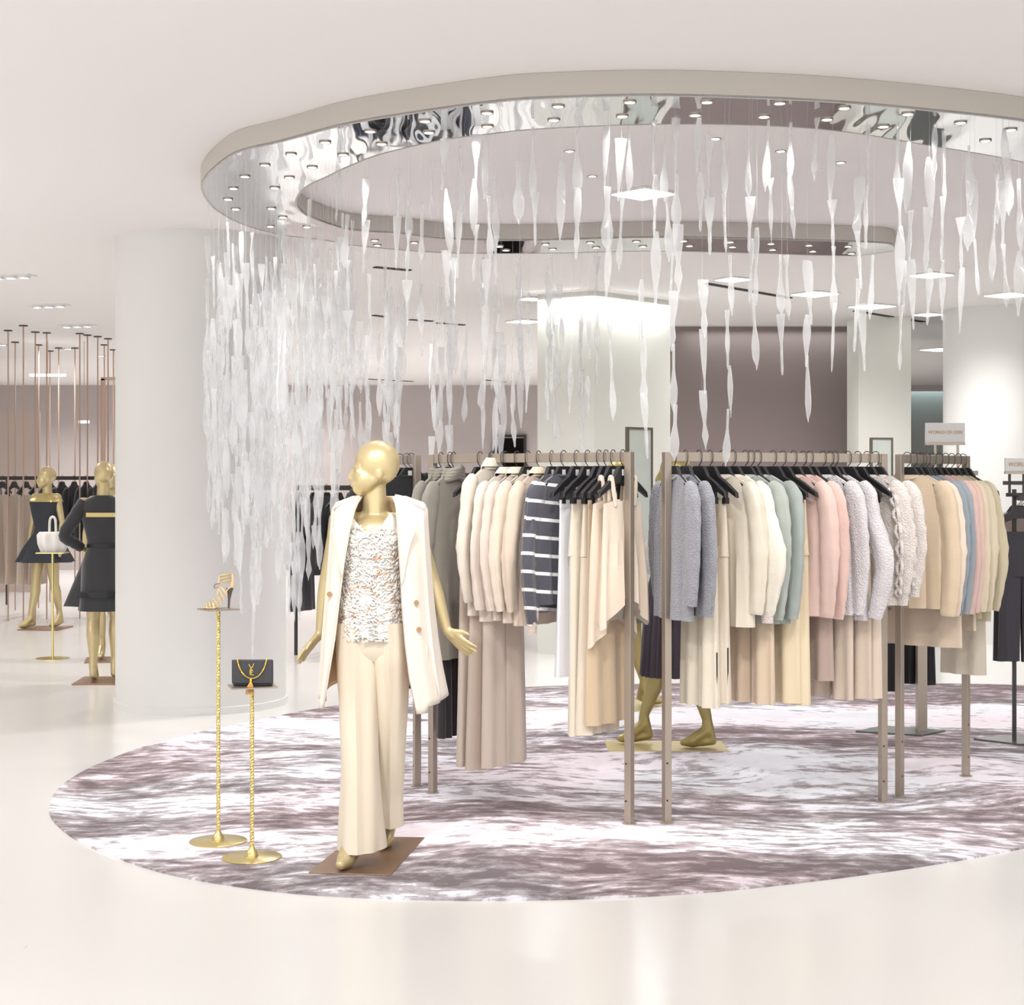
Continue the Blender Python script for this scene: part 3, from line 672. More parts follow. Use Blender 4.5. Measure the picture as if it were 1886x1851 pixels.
O4 = ground(84, 1158)
b4 = empty('mannequin', (O4.x, O4.y, 0.012), -0.5, 'gold mannequin in a short flared black dress with gold neckline trim', 'mannequin')
body(dict(head=(0.01, 0, 1.70), hyaw=-0.5, kL=(-0.09, -0.06, 0.5), aL=(-0.1, -0.12, 0.12), tL=(-0.13, -0.26, 0.03), kR=(0.08, 0.05, 0.5), aR=(0.07, 0.14, 0.13), tR=(0.06, 0.02, 0.03)), 'body', M_gold, b4, 0.009); plate(b4, 0.45, 0.5, M_bronze, 0.4)
loft(densify([(1.46, 0, 0.005, 0.2, 0.1), (1.43, 0, 0.0, 0.21, 0.12), (1.3, 0, 0, 0.168, 0.128), (1.13, 0, 0, 0.122, 0.1), (1.05, 0, 0, 0.14, 0.12, 0.03), (0.9, 0, 0, 0.23, 0.2, 0.08), (0.74, 0, 0, 0.31, 0.27, 0.1)], 20), 64, 0, 7, 2).build('dress', mat('black_wool_dress', (48, 50, 58), 0.75), b4)
loft([(1.415, 0, 0, 0.218, 0.128), (1.44, 0, 0, 0.214, 0.12), (1.475, 0, 0.005, 0.18, 0.1), (1.51, 0, 0.01, 0.1, 0.08)], 48, 0.02, 13).build('beaded_neckline', M_trim, b4)

O5 = ground(1241, 1377)
b5 = empty('mannequin', (O5.x, O5.y, 0.012), -PI/2, 'olive-gold mannequin in a pleated plum skirt and white fringed blouse between the racks', 'mannequin')
body(dict(kL=(-0.09, -0.09, 0.5), aL=(-0.08, -0.18, 0.12), tL=(-0.08, -0.33, 0.03), kR=(0.08, 0.1, 0.5), aR=(0.07, 0.2, 0.11), tR=(0.07, 0.05, 0.03)), 'body', M_goldd, b5, 0.009)
plate(b5, 0.38, 0.74, mat('pale_gold_plate', (226, 208, 160), 0.3, 0.5), cy_=-0.05)
M_plum = mat('plum_pleated_chiffon', (74, 66, 74), 0.7)
loft(densify([(1.16, 0, 0, 0.12, 0.1, 0.01), (1.05, 0, 0, 0.15, 0.14, 0.04), (0.8, 0, 0, 0.18, 0.18, 0.05), (0.44, 0, 0, 0.2, 0.2, 0.06)], 18), 120, 0, 24, 3).build('pleated_skirt', M_plum, b5)
M_fr = mat('white_fringe_knit', (226, 224, 222), 0.85, bump=('rib', 30, 0.6))
loft(densify([(1.5, 0, 0.01, 0.15, 0.08), (1.3, 0, 0, 0.17, 0.13), (1.1, 0, 0, 0.15, 0.13, 0.02)], 10), 40, 0.01, 9).build('blouse', M_fr, b5)
sleeve(b5, [(-0.14, 0, 1.47), (-0.22, -0.04, 1.32), (-0.25, -0.09, 1.15), (-0.25, -0.11, 1.05)], [0.07, 0.09, 0.1, 0.09], M_fr, 'fringed_sleeve', 0.03)
sleeve(b5, [(0.14, 0, 1.47), (0.22, 0.0, 1.32), (0.25, 0.0, 1.15), (0.25, 0, 1.05)], [0.07, 0.09, 0.1, 0.09], M_fr, 'fringed_sleeve', 0.03)

O6 = ground(1143, 1303)
b6 = empty('mannequin', (O6.x, O6.y, 0.012), 0.9, 'olive-gold mannequin in a dark olive printed dress behind the fringed one', 'mannequin')
body(dict(kR=(0.1, -0.06, 0.5), aR=(0.16, -0.1, 0.12), tR=(0.2, -0.22, 0.03)), 'body', M_goldd, b6, 0.011)
plate(b6, 0.7, 0.5, mat('pale_gold_plate_far', (226, 208, 160), 0.3, 0.5))
loft(densify([(1.5, 0, 0.01, 0.15, 0.08), (1.3, 0, 0, 0.17, 0.125), (1.12, 0, 0, 0.13, 0.11), (0.95, 0, 0, 0.18, 0.15, 0.03), (0.62, 0, 0, 0.24, 0.2, 0.05)], 14), 48, 0, 7).build('dress', mat('dark_olive_print', (84, 92, 82), 0.7, noise=0.35), b6)

# ---------------------------------------------------------------- racks
BH = 1.80
class Rack: pass
def rack(A, B, label, m=M_steel, h=BH, w=0.036, foot_=True):
    A = Vector(A); B = Vector(B); d = (B-A).normalized(); r = Rack(); r.A, r.B, r.d, r.h = A, B, d, h
    root = empty('clothes_rack', (A.x, A.y, 0.008), math.atan2(d.y, d.x), label, 'clothes rack'); L = (B-A).length
    r.root = root; r.m = m
    for x in (0, L):
        p = MB().box((x, 0, h/2-0.004), (w, w, h-0.008)).build('post', m, root, smooth=False); bevel(p, 0.002)
        if foot_:
            MB().lathe([(w*0.95, 0), (w*0.95, 0.005), (w*0.6, 0.007)], (x, 0, 0), 20).build('foot', M_steel, p)
            for z in (0.11, 0.29): MB().tube([(x-w*0.2, -w/2-0.002, z), (x-w*0.2, -w/2+0.002, z)], 0.005, 10).build('screw', M_dsteel, p)
    b = MB().box((L/2, 0, h-0.031), (L-w, 0.026, 0.046)).build('rail', m, root, smooth=False); bevel(b, 0.002)
    return r
r0 = rack((-0.85, 9.45), (-0.515, 8.68), 'champagne steel clothes rack right behind the cream mannequin, holding dark clothes')
r1_ = rack(ground(797, 1463), ground(1159, 1520), 'champagne steel rack of blush and beige clothes with two striped sweaters')
r2_ = rack(ground(1228, 1518), ground(1626, 1480), 'champagne steel rack of sage, pink, ivory and grey knitwear in the middle')
r3_ = rack(ground(1657, 1470), ground(1779, 1432), 'short champagne steel rack of camel, blue and pink sweaters')

# ---------------------------------------------------------------- garments
GM = {}
def gm(c, kind='plain'):
    k = (c, kind)
    if k not in GM:
        c = tuple(v*0.935 for v in c)
        nm = 'fabric_%d' % len(GM)
        if kind == 'plain': GM[k] = mat('woven_'+nm, c, 0.8, sheen=0.25, bump=('noise', 60, 0.15))
        elif kind == 'satin': GM[k] = mat('satin_'+nm, c, 0.38, sheen=0.1)
        elif kind == 'knit': GM[k] = mat('knit_'+nm, c, 0.92, sheen=0.4, bump=('voronoi', 130, 0.6))
        elif kind == 'stripe':
            m = mat('striped_'+nm, c, 0.85, sheen=0.3); nt = m.node_tree; tc = nt.nodes.new('ShaderNodeTexCoord'); sp = nt.nodes.new('ShaderNodeSeparateXYZ')
            a = nt.nodes.new('ShaderNodeMath'); a.operation = 'MULTIPLY_ADD'; a.inputs[1].default_value = -0.3+(c[2]*0.05 % 0.3)
            b = nt.nodes.new('ShaderNodeMath'); b.operation = 'MULTIPLY'; b.inputs[1].default_value = 1/0.088
            f = nt.nodes.new('ShaderNodeMath'); f.operation = 'FRACT'; g = nt.nodes.new('ShaderNodeMath'); g.operation = 'LESS_THAN'; g.inputs[1].default_value = 0.19
            mx_ = nt.nodes.new('ShaderNodeMix'); mx_.data_type = 'RGBA'; mx_.inputs[6].default_value = lin(c); mx_.inputs[7].default_value = lin((236, 234, 234))
            l = nt.links.new; l(tc.outputs['Object'], sp.inputs[0]); l(sp.outputs[0], a.inputs[0]); l(sp.outputs[2], a.inputs[2]); l(a.outputs[0], b.inputs[0])
            l(b.outputs[0], f.inputs[0]); l(f.outputs[0], g.inputs[0]); l(g.outputs[0], mx_.inputs[0]); l(mx_.outputs[2], nt.nodes['Principled BSDF'].inputs['Base Color'])
            GM[k] = m
    return GM[k]
HG = {}
def hanger_proto(m, clips, tagged):
    k = (m.name, clips, tagged)
    if k in HG: return HG[k], True
    root = empty('clothes_hanger', (0, 0, 0))
    up = [(-0.205, -0.195), (-0.13, -0.146), (-0.075, -0.117), (-0.046, -0.074), (-0.036, -0.066), (0.036, -0.066), (0.046, -0.074), (0.075, -0.117), (0.13, -0.146), (0.205, -0.195)]
    dn = [(0.212, -0.222), (0.13, -0.182), (0.05, -0.15), (0, -0.142), (-0.05, -0.15), (-0.13, -0.182), (-0.212, -0.222)]
    poly = up+dn; n = len(poly); t = 0.010
    vs = [(x, -t, z) for x, z in poly]+[(x, t, z) for x, z in poly]
    fs = [tuple(range(n)), tuple(range(2*n-1, n-1, -1))]+[(i, (i+1) % n, n+(i+1) % n, n+i) for i in range(n)]
    o = MB().add(vs, fs).build('hanger_bar', m, root, smooth=False); bevel(o, 0.003)
    hk = catmull([(0, 0, -0.072), (0, 0, -0.062), (0.012, 0, -0.052), (0.021, 0, -0.035), (0.021, 0, -0.006), (0.012, 0, 0.008), (-0.004, 0, 0.012), (-0.018, 0, 0.004), (-0.022, 0, -0.010)], 4)
    MB().tube(hk, 0.0023, 8).build('hook', M_wire, root)
    if tagged: MB().box((0.01, -0.0115, -0.098), (0.022, 0.003, 0.03)).build('size_tag', M_tagw, root, smooth=False); MB().box((0.01, 0.0115, -0.098), (0.022, 0.003, 0.03)).build('size_tag', M_tagw, root, smooth=False)
    if clips:
        for s in (-1, 1):
            MB().box((s*0.12, 0, -0.2), (0.02, 0.016, 0.05)).box((s*0.12, 0, -0.235), (0.026, 0.024, 0.03)).build('clip', m, root, smooth=False)
    HG[k] = root; return root, False
def garment_body(w, L, t, ztop=-0.086, slope=0.094, dip=0.03, flare=1.0, hem=0.0, amp=0.010, fn=3, seed=0, point=0.0):
    rnd = random.Random(seed); ph = rnd.uniform(0, 6); ph2 = rnd.uniform(0, 6); n = 44; nz = 20; rs = []
    for k in range(nz+1):
        f = k/nz; row = []
        for i in range(n):
            a = 2*PI*i/n; u = math.cos(a); s = math.sin(a); au = abs(u)
            zt = ztop-slope*au**1.4
            if au < 0.3: zt -= (0.014+dip*(1 if s < 0 else 0.1))*(1-(au/0.3)**2)
            zb = ztop-L-hem*u+point*(au-0.5)*(-2)
            z = lerp(zt, zb, f); th = t*(0.42+0.58*min(1, f*3.2))*(1+0.4*(f-0.5))
            fo = amp*min(1, f*1.6)*(math.sin(fn*u*PI+ph+f*1.2)+0.5*math.sin(fn*2.3*u*PI+ph2-f))
            ww = w*(1+(flare-1)*f)*(0.97+0.03*math.sin(f*5+ph))
            row.append((u*ww, math.copysign(abs(s)**0.8, s)*th+fo, z))
        rs.append(row)
    return MB().rings(rs, True)
def make_top(root, w=0.2, L=0.74, t=0.034, c=(230, 220, 210), kind='plain', sl='long', bulge=0.04, collar=None, cuff=None, sleevelen=0.6, seed=0, dip=0.03, cable=False, hood=False, **kw):
    m = gm(c, kind); rnd = random.Random(seed+100); ztop = kw.get('ztop', -0.086); slope = kw.get('slope', 0.094)
    garment_body(w, L, t, dip=dip, seed=seed, **kw).build('bodice', m, root)
    if sl:
        for s in (1, -1):
            zs = ztop-slope; vy = rnd.uniform(-0.012, 0.012); Ls = sleevelen
            pts = [(s*w*0.72, 0, zs+0.018), (s*w*0.95, 0, zs-0.02), (s*(w+0.015), vy*0.5, zs-0.14), (s*(w+bulge), vy, zs-Ls*0.55), (s*(w+bulge*0.6), vy*1.5, zs-Ls*0.85), (s*(w+bulge*0.3), vy*1.5, zs-Ls)]
            pp = catmull(pts, 6); n = len(pp); rr_ = []
            for i in range(n):
                f = i/(n-1); r = interp([(0, 0.022), (0.1, 0.042), (0.25, 0.056), (0.6, 0.055), (0.9, 0.042), (1, 0.037)], f)[0]
                r *= 1+0.04*math.sin(i*1.7+seed)+(0.07*abs(math.sin(i*0.75)) if cable else 0)
                rr_.append(r)
            rgs = []
            for i, p_ in enumerate(pp):
                f = i/(n-1); row = []
                for q in range(24):
                    a_ = 2*PI*q/24; fo = 1+min(1, f*2)*(0.10*math.sin(3*a_+seed+f*4)+0.06*math.sin(5*a_-f*7+seed*2))+0.05*math.exp(-((f-0.55)/0.12)**2)*math.sin(f*90+a_*2)
                    tx = pp[min(i+1, n-1)]-pp[max(i-1, 0)]; tx.normalize(); ax = Vector((-tx.z, 0, tx.x)).normalized()
                    row.append(p_+ax*math.cos(a_)*rr_[i]*fo+Vector((0, 1, 0))*math.sin(a_)*rr_[i]*0.58*fo)
                rgs.append(row)
            o = MB().rings(rgs).build('sleeve', m, root)
            if cable and s == 1:
                # plaited cable running down the sleeve
                for q in (0, 1):
                    cp = [(p.x+0.016*math.sin(i*0.95+q*PI), p.y-rr_[i]*0.62-0.004+0.006*math.cos(i*1.9), p.z) for i, p in enumerate(pp) if i > 3]
                    MB().tube(cp, 0.0105, 8).build('cable_stitch', m, o)
            if cuff:
                e = pp[-1]; MB().tube([e+Vector((0, 0, 0.012)), e+Vector((0, 0, -0.045))], [0.036, 0.033], 18, flat=0.62).build('cuff', gm(cuff, 'knit'), root)
    if collar:
        ch = 1.0 if ztop > -0.06 else 0.6
        rs = []
        for z, r, q in ((ztop-0.03, 0.07, 0.026), (ztop+0.0, 0.06, 0.03), (ztop+0.03*ch, 0.052, 0.03), (ztop+0.012*ch-0.01*(1-ch), 0.072, 0.038), (ztop-0.015, 0.085, 0.042)):
            rs.append([(r*math.cos(2*PI*i/24), q*math.sin(2*PI*i/24), z-0.012*(1 if math.sin(2*PI*i/24) < 0 else 0)) for i in range(24)])
        MB().rings(rs, False).build('collar', gm(collar, kind), root)
    elif hood:
        h_ = MB()
        for q in range(4): h_.tube([((0.085-0.012*q)*math.cos(t_), (0.03+0.006*q)*math.sin(t_), ztop-0.03+0.016*q-0.02*abs(math.cos(t_))) for t_ in [2*PI*i/28 for i in range(29)]], 0.015, 8)
        h_.build('hood', m, root)
    else:
        ring_ = [(0.062*math.cos(a), 0.02*math.sin(a)-0.002, ztop-0.012-0.022*(1 if math.sin(a) < 0 else 0.3)*abs(math.sin(a))-0.01) for a in [2*PI*i/24 for i in range(25)]]
        MB().tube(ring_, 0.006, 8).build('neckband', m, root)
def make_trousers(root, w=0.17, L=1.0, t=0.03, c=(225, 210, 190), kind='plain', top=-0.235, flare=1.0, seed=0, slit=False, **kw):
    m = gm(c, kind); rnd = random.Random(seed); ph = rnd.uniform(0, 6); n = 36
    rs = []
    for k in range(9):
        f = k/8; rs.append([(w*lerp(0.92, 1.05, f)*math.cos(2*PI*i/n), math.copysign(abs(math.sin(2*PI*i/n))**0.7, math.sin(2*PI*i/n))*t*lerp(0.45, 1, f)+0.004*f*math.sin(9*math.cos(2*PI*i/n)+ph), top-0.27*f) for i in range(n)])
    MB().rings(rs, True).build('waist', m, root)
    MB().rings([[(w*0.925*math.cos(2*PI*i/n), math.copysign(abs(math.sin(2*PI*i/n))**0.7, math.sin(2*PI*i/n))*t*0.52, z) for i in range(n)] for z in (top+0.003, top-0.03)], True).build('waistband', m, root)
    for s in (1, -1):
        rs = []; dy = rnd.uniform(-0.008, 0.008)
        for k in range(17):
            f = k/16; z = top-0.22-(L-0.22)*f; hw = lerp(w*0.5, w*0.5*flare, f); cxx = s*lerp(w*0.5, w*0.5+0.01*flare, f)
            row = []
            for i in range(n):
                a = 2*PI*i/n; u = math.cos(a); sn = math.sin(a)
                row.append((cxx+hw*u, dy*f+math.copysign(abs(sn)**0.75, sn)*t*(0.9+0.25*f)*(1-0.25*u*u)+0.011*f*math.sin(5.2*u+ph+s), z))
            rs.append(row)
        o = MB().rings(rs, True).build('trouser_leg', m, root)
        if slit and s == 1: MB().box((w*1.0+0.006, 0, top-L+0.14), (0.004, 0.008, 0.26)).build('hem_zip', M_dsteel, o, smooth=False)
def make_cami(root, w=0.17, L=0.75, c=(225, 205, 185), kind='plain', seed=0, point=0.13, **kw):
    m = gm(c, kind)
    garment_body(w, L, 0.03, ztop=-0.22, slope=0.03, dip=0.08, flare=1.2, amp=0.014, fn=3, seed=seed, point=point).build('bodice', m, root)
    for s in (-1, 1):
        MB().tube(catmull([(s*0.08, 0.014, -0.26), (s*0.1, 0.008, -0.15), (s*0.1, 0, -0.118), (s*0.1, -0.008, -0.15), (s*0.09, -0.016, -0.27)], 5), 0.016, 8, flat=0.5).build('strap', m, root)
def make_skirt(root, w=0.16, L=0.85, c=(240, 240, 242), kind='plain', seed=0, flare=1.25, top=-0.235, **kw):
    m = gm(c, kind); n = 40; rs = []
    for k in range(15):
        f = k/14; rs.append([(w*lerp(1, flare, f)*math.cos(2*PI*i/n), math.sin(2*PI*i/n)*lerp(0.014, 0.04, f)+0.012*f*math.sin(8*math.cos(2*PI*i/n)+seed), top-L*f) for i in range(n)])
    MB().rings(rs, True).build('panel', m, root)
    MB().rings([[(w*1.02*math.cos(2*PI*i/n), math.sin(2*PI*i/n)*0.017, z) for i in range(n)] for z in (top+0.003, top-0.035)], True).build('waistband', m, root)
KIND = dict(top=(make_top, 'sweater', 'sweater'), jacket=(make_top, 'jacket', 'jacket'), shirt=(make_top, 'shirt', 'shirt'), blouse=(make_top, 'blouse', 'blouse'), cardigan=(make_top, 'cardigan', 'cardigan'), trousers=(make_trousers, 'trousers', 'trousers'), cami=(make_cami, 'camisole', 'camisole'), skirt=(make_skirt, 'skirt', 'skirt'), dress=(make_skirt, 'dress', 'dress'), coat=(make_top, 'long_coat', 'coat'))
def hang(rk, px, kind, label, yaw=0.0, hm=None, tagged=False, s=None, flip=False, hgroup=None, **kw):
    d = rk.d
    if s is None:
        k = (px-CX)/F; D = rk.B-rk.A; s = (k*rk.A.y-rk.A.x)/(D.x-k*D.y); p = rk.A+D*s
    else: p = rk.A+(rk.B-rk.A)*s
    nrm = Vector((d.y, -d.x))   # perpendicular, towards the viewer side
    ang = math.atan2(nrm.y, nrm.x)+math.radians(yaw)
    clips = kind in ('trousers', 'skirt', 'dress')
    fn, nm, cat = KIND[kind]
    g = empty(nm, (p.x, p.y, rk.h), ang, label, cat); fn(g, **kw)
    hm = hm or M_black
    pr, used = hanger_proto(hm, clips, tagged); h = copy_tree(pr) if used else pr
    h.location = (p.x, p.y, rk.h); h.rotation_euler = (0, 0, ang)
    w = label.split(); col_ = 'white' if hm is M_tagw else 'black'
    tag(h, (col_+' hanger that carries the '+' '.join(w))[:200], 'hanger', hgroup)
    if len(h['label'].split()) > 16: h['label'] = ' '.join(h['label'].split()[:16])
    return g

BL = (236, 220, 208); sd = 0
# rack behind the mannequin: dark things
for px, l, k, c, L in ((722, 'black jacket hanging behind the cream mannequin neck', 'jacket', (44, 42, 42), 0.72), (736, 'black wool jacket on the rear rack beside the hanger row', 'jacket', (36, 35, 38), 0.78), (749, 'dark charcoal trousers behind the cream coat hem', 'trousers', (46, 44, 50), 1.05), (757, 'black knit jacket next to the rear rack post', 'jacket', (30, 30, 32), 0.7)):
    sd += 1; hang(r0, px, k, l, c=c, L=L, seed=sd, tagged=True, bulge=0.02) if k != 'trousers' else hang(r0, px, k, l, c=c, L=L, seed=sd)
# blush rack
hang(r1_, 812, 'jacket', 'khaki-grey hooded jacket closest to the thin post', c=(150, 144, 132), L=0.74, hood=True, seed=11, tagged=True, yaw=6)
hang(r1_, 829, 'trousers', 'slim black trousers hanging low under the khaki jackets', c=(52, 46, 52), L=1.16, w=0.09, top=-0.32, seed=12)
hang(r1_, 835, 'jacket', 'khaki-grey jacket with pale sleeve, second from the thin post', c=(158, 152, 142), L=0.98, hood=True, seed=13, tagged=True, yaw=4)
hang(r1_, 884, 'trousers', 'dusty pink wide trousers under the first cream shirt', c=(220, 204, 190), L=1.36, w=0.15, seed=14, flare=1.25, t=0.035)
hang(r1_, 905, 'trousers', 'dusty pink wide trousers in the middle of three', c=(214, 197, 182), L=1.37, w=0.15, seed=15, flare=1.25, t=0.035)
hang(r1_, 906, 'shirt', 'cream shirt with a raised collar, first of the pale tops', c=(240, 230, 214), L=0.77, collar=(240, 232, 214), seed=16, ztop=-0.05, tagged=True, bulge=0.06, yaw=4)
hang(r1_, 927, 'trousers', 'dusty pink wide trousers nearest the gap below the pale tops', c=(220, 204, 190), L=1.35, w=0.15, seed=17, flare=1.25, t=0.035)
hang(r1_, 931, 'blouse', 'blush blouse directly beside the cream collared shirt', c=(240, 226, 214), L=0.76, seed=18, tagged=True, yaw=2, collar=BL)
hang(r1_, 952, 'blouse', 'blush blouse with a sharp collar point in the middle of the pale tops', c=(238, 222, 210), L=0.75, seed=19, tagged=True, collar=(240, 224, 200))
hang(r1_, 972, 'cardigan', 'ivory open cardigan before the last blush jacket', c=(238, 224, 206), L=0.76, seed=20, tagged=True)
hang(r1_, 992, 'jacket', 'warm beige jacket touching the first striped sweater', c=(234, 214, 194), L=0.77, seed=21, tagged=True, collar=(238, 220, 196), yaw=4)
hang(r1_, 1016, 'top', 'grey and white striped sweater next to the beige jacket', c=(84, 84, 96), kind='top', **{}) if False else None
def hang_s(rk, px, label, **kw): return hang(rk, px, 'top', label, **kw)
KW = {}
def tops(rk, px, knd, label, fab='plain', **kw):
    # same as hang, with the fabric kind passed on to the builder
    global make_top
    d = dict(kw); lab = label
    g = None
    orig = KIND[knd]
    KIND[knd] = (lambda root, **k2: orig[0](root, kind=fab, **k2), orig[1], orig[2])
    g = hang(rk, px, knd, lab, **d); KIND[knd] = orig; return g
tops(r1_, 1016, 'top', 'grey and white striped sweater next to the beige jacket', 'stripe', c=(84, 84, 94), L=0.7, seed=22, bulge=0.055, tagged=True, yaw=10, sleevelen=0.66, cuff=(226, 206, 192))
tops(r1_, 1038, 'top', 'grey and white striped sweater beside the white skirt', 'stripe', c=(78, 78, 88), L=0.66, seed=23, bulge=0.02, tagged=True, yaw=-6, sleevelen=0.6, cuff=(226, 206, 192))
hang(r1_, 1062, 'skirt', 'long white skirt clipped between stripes and cream trousers', c=(240, 241, 245), L=0.86, w=0.14, seed=24, tagged=True)
hang(r1_, 1082, 'trousers', 'long cream trousers beside the white skirt', c=(234, 222, 204), L=1.14, w=0.14, t=0.035, seed=25, flare=1.2, tagged=True)
hang(r1_, 1103, 'trousers', 'long cream trousers beside the pointed camisoles', c=(232, 218, 198), L=1.13, w=0.14, t=0.035, seed=26, flare=1.2, tagged=True)
hang(r1_, 1116, 'dress', 'tan straight dress hanging lowest next to the rack post', c=(214, 190, 158), L=1.08, w=0.15, flare=1.1, seed=27)
hang(r1_, 1129, 'cami', 'beige camisole with pointed hem, farther from the post', c=(234, 214, 194), L=0.62, seed=28, point=0.1, tagged=True)
hang(r1_, 1147, 'cami', 'beige camisole with pointed hem touching the rack post', c=(234, 216, 196), L=0.55, seed=29, point=0.08, tagged=True)
# middle rack
Y2 = 16
tops(r2_, 1242, 'top', 'blue-grey ribbed sweater closest to the first post of its rack', 'knit', c=(160, 160, 168), L=0.72, seed=31, bulge=0.02, yaw=-4, sleevelen=0.55)
tops(r2_, 1263, 'top', 'blue-grey ribbed sweater beside the clipped cream trousers', 'knit', c=(154, 154, 162), L=0.7, seed=32, bulge=0.03, yaw=0)
hang(r2_, 1288, 'trousers', 'slim cream trousers with hem zip beside blue-grey knitwear', c=(232, 222, 202), L=1.0, w=0.13, seed=33, slit=True, yaw=8)
hang(r2_, 1308, 'trousers', 'slim cream trousers with hem zip beside the satin jacket', c=(226, 212, 194), L=0.98, w=0.13, seed=34, slit=True, yaw=8)
tops(r2_, 1331, 'jacket', 'cream satin jacket before the ivory sweater', 'satin', c=(226, 216, 198), L=0.76, seed=35, yaw=Y2, bulge=0.03)
tops(r2_, 1350, 'top', 'ivory sweater with a pale pink cuff beside sage cardigans', 'plain', c=(232, 226, 210), L=0.7, seed=36, bulge=0.075, yaw=Y2, cuff=(228, 214, 208))
tops(r2_, 1373, 'cardigan', 'sage green cardigan beside the ivory sweater', 'plain', c=(174, 180, 173), L=0.75, seed=37, yaw=Y2+4, bulge=0.02, sleevelen=0.63)
hang(r2_, 1384, 'trousers', 'beige trousers hanging under the first sage cardigan', c=(222, 200, 174), L=1.0, w=0.14, seed=38, yaw=Y2)
tops(r2_, 1396, 'cardigan', 'sage green cardigan beside the black bare hanger ends', 'plain', c=(162, 170, 164), L=0.75, seed=39, yaw=Y2+8, bulge=0.02, sleevelen=0.63)
hang(r2_, 1424, 'trousers', 'clipped cream chino trousers beside the sage cardigan', c=(230, 212, 180), L=1.0, w=0.15, seed=40, yaw=Y2+4, t=0.035)
hang(r2_, 1442, 'trousers', 'clipped cream chino trousers beside the pink sweaters', c=(232, 214, 182), L=1.01, w=0.15, seed=41, yaw=Y2+4, t=0.035)
tops(r2_, 1462, 'top', 'pink sweater beside the clipped chino trousers', 'plain', c=(218, 188, 178), L=0.72, seed=42, yaw=Y2, bulge=0.02, sleevelen=0.63)
tops(r2_, 1480, 'top', 'pink sweater beside the white knitwear', 'plain', c=(220, 186, 176), L=0.73, seed=43, yaw=Y2, bulge=0.015, sleevelen=0.64)
hang(r2_, 1492, 'trousers', 'taupe trousers hanging under the pink sweaters', c=(184, 162, 150), L=0.9, w=0.13, seed=44, yaw=Y2)
tops(r2_, 1516, 'top', 'white chunky knit sweater nearer the pink sweaters', 'knit', c=(222, 216, 218), L=0.72, seed=45, yaw=Y2, bulge=0.03, sleevelen=0.62)
hang(r2_, 1530, 'trousers', 'beige trousers under the first white knit sweater', c=(216, 198, 180), L=1.0, w=0.14, seed=46, yaw=Y2)
tops(r2_, 1538, 'top', 'white chunky knit sweater with a bulging elbow', 'knit', c=(224, 218, 220), L=0.75, seed=47, yaw=Y2+4, bulge=0.09, sleevelen=0.64)
hang(r2_, 1562, 'trousers', 'beige clipped trousers between white knits and cable sweaters', c=(218, 200, 182), L=1.0, w=0.14, seed=48, yaw=Y2)
hang(r2_, 1580, 'trousers', 'beige clipped trousers beside the cable sweaters', c=(222, 204, 186), L=1.0, w=0.14, seed=49, yaw=Y2)
tops(r2_, 1597, 'top', 'cream cable-knit sweater beside the clipped beige trousers', 'knit', c=(228, 218, 212), L=0.68, seed=50, yaw=Y2, bulge=0.03, cable=True, cuff=(226, 218, 212), sleevelen=0.54)
tops(r2_, 1613, 'top', 'cream cable-knit sweater beside the last post of its rack', 'knit', c=(230, 220, 214), L=0.66, seed=51, yaw=Y2+8, bulge=0.03, cable=True, cuff=(226, 218, 212), sleevelen=0.5)
# short rack
Y3 = 0
for i, (px, c, L, bu, l, f) in enumerate(((1671, (220, 198, 170), 0.72, 0.03, 'camel sweater turned to show its whole front', 'plain'), (1683, (234, 214, 196), 0.7, 0.03, 'pale peach sweater behind the camel one', 'plain'), (1695, (146, 156, 164), 0.72, 0.02, 'dusty blue sweater nearer the camel one', 'plain'),
       (1707, (152, 161, 168), 0.72, 0.02, 'dusty blue sweater nearer the pink one', 'plain'), (1718, (218, 184, 176), 0.74, 0.04, 'dusty pink sweater beside the blue ones', 'plain'), (1730, (222, 190, 176), 0.7, 0.02, 'peach pink sweater with a raised neck', 'plain'),
       (1742, (222, 206, 182), 0.86, 0.02, 'oatmeal cardigan beside the peach pink sweater', 'plain'), (1753, (216, 202, 176), 0.8, 0.03, 'light khaki cardigan, second last on the short rack', 'plain'), (1765, (204, 192, 164), 0.82, 0.05, 'khaki long cardigan, last on the short rack', 'plain'))):
    tops(r3_, px, 'top' if i < 6 else 'cardigan', l, f, c=c, L=L, seed=60+i, bulge=bu, yaw=Y3+(6 if i == 0 else 0)-i*1.5, w=0.21, sleevelen=0.66)

# ---------------------------------------------------------------- other display stands on the right
def sign(root, x, z, w, h, txt, y=0):
    s = MB().box((x, y, z), (w, 0.02, h)).build('sign_board', M_white, root, smooth=False); bevel(s, 0.002)
    MB().box((x, y, z-h/2-0.008), (w, 0.03, 0.016)).build('sign_holder', M_steel, s, smooth=False)
    cu = bpy.data.curves.new('sign_lettering', 'FONT'); cu.body = txt; cu.size = w*0.115; cu.extrude = 0.001; cu.align_x = 'CENTER'; cu.align_y = 'CENTER'
    o = bpy.data.objects.new('sign_lettering', cu); C.objects.link(o); o.parent = s; o.location = (x, y-0.012, z+h*0.02); o.rotation_euler = (PI/2, 0, 0)
    me = bpy.data.meshes.new_from_object(o.evaluated_get(bpy.context.evaluated_depsgraph_get())); bpy.data.objects.remove(o)
    me.materials.clear(); me.materials.append(mat('gold_lettering', (196, 160, 104), 0.4)); o = link('sign_lettering', me, s, (x, y-0.012, z+h*0.02)); o.rotation_euler = (PI/2, 0, 0); return s
def shaft(root, x, y, z0, z1, w, m, name='post'): return MB().box((x, y, (z0+z1)/2), (w, w, z1-z0)).build(name, m, root, smooth=False)
p = ground(1697, 1350)
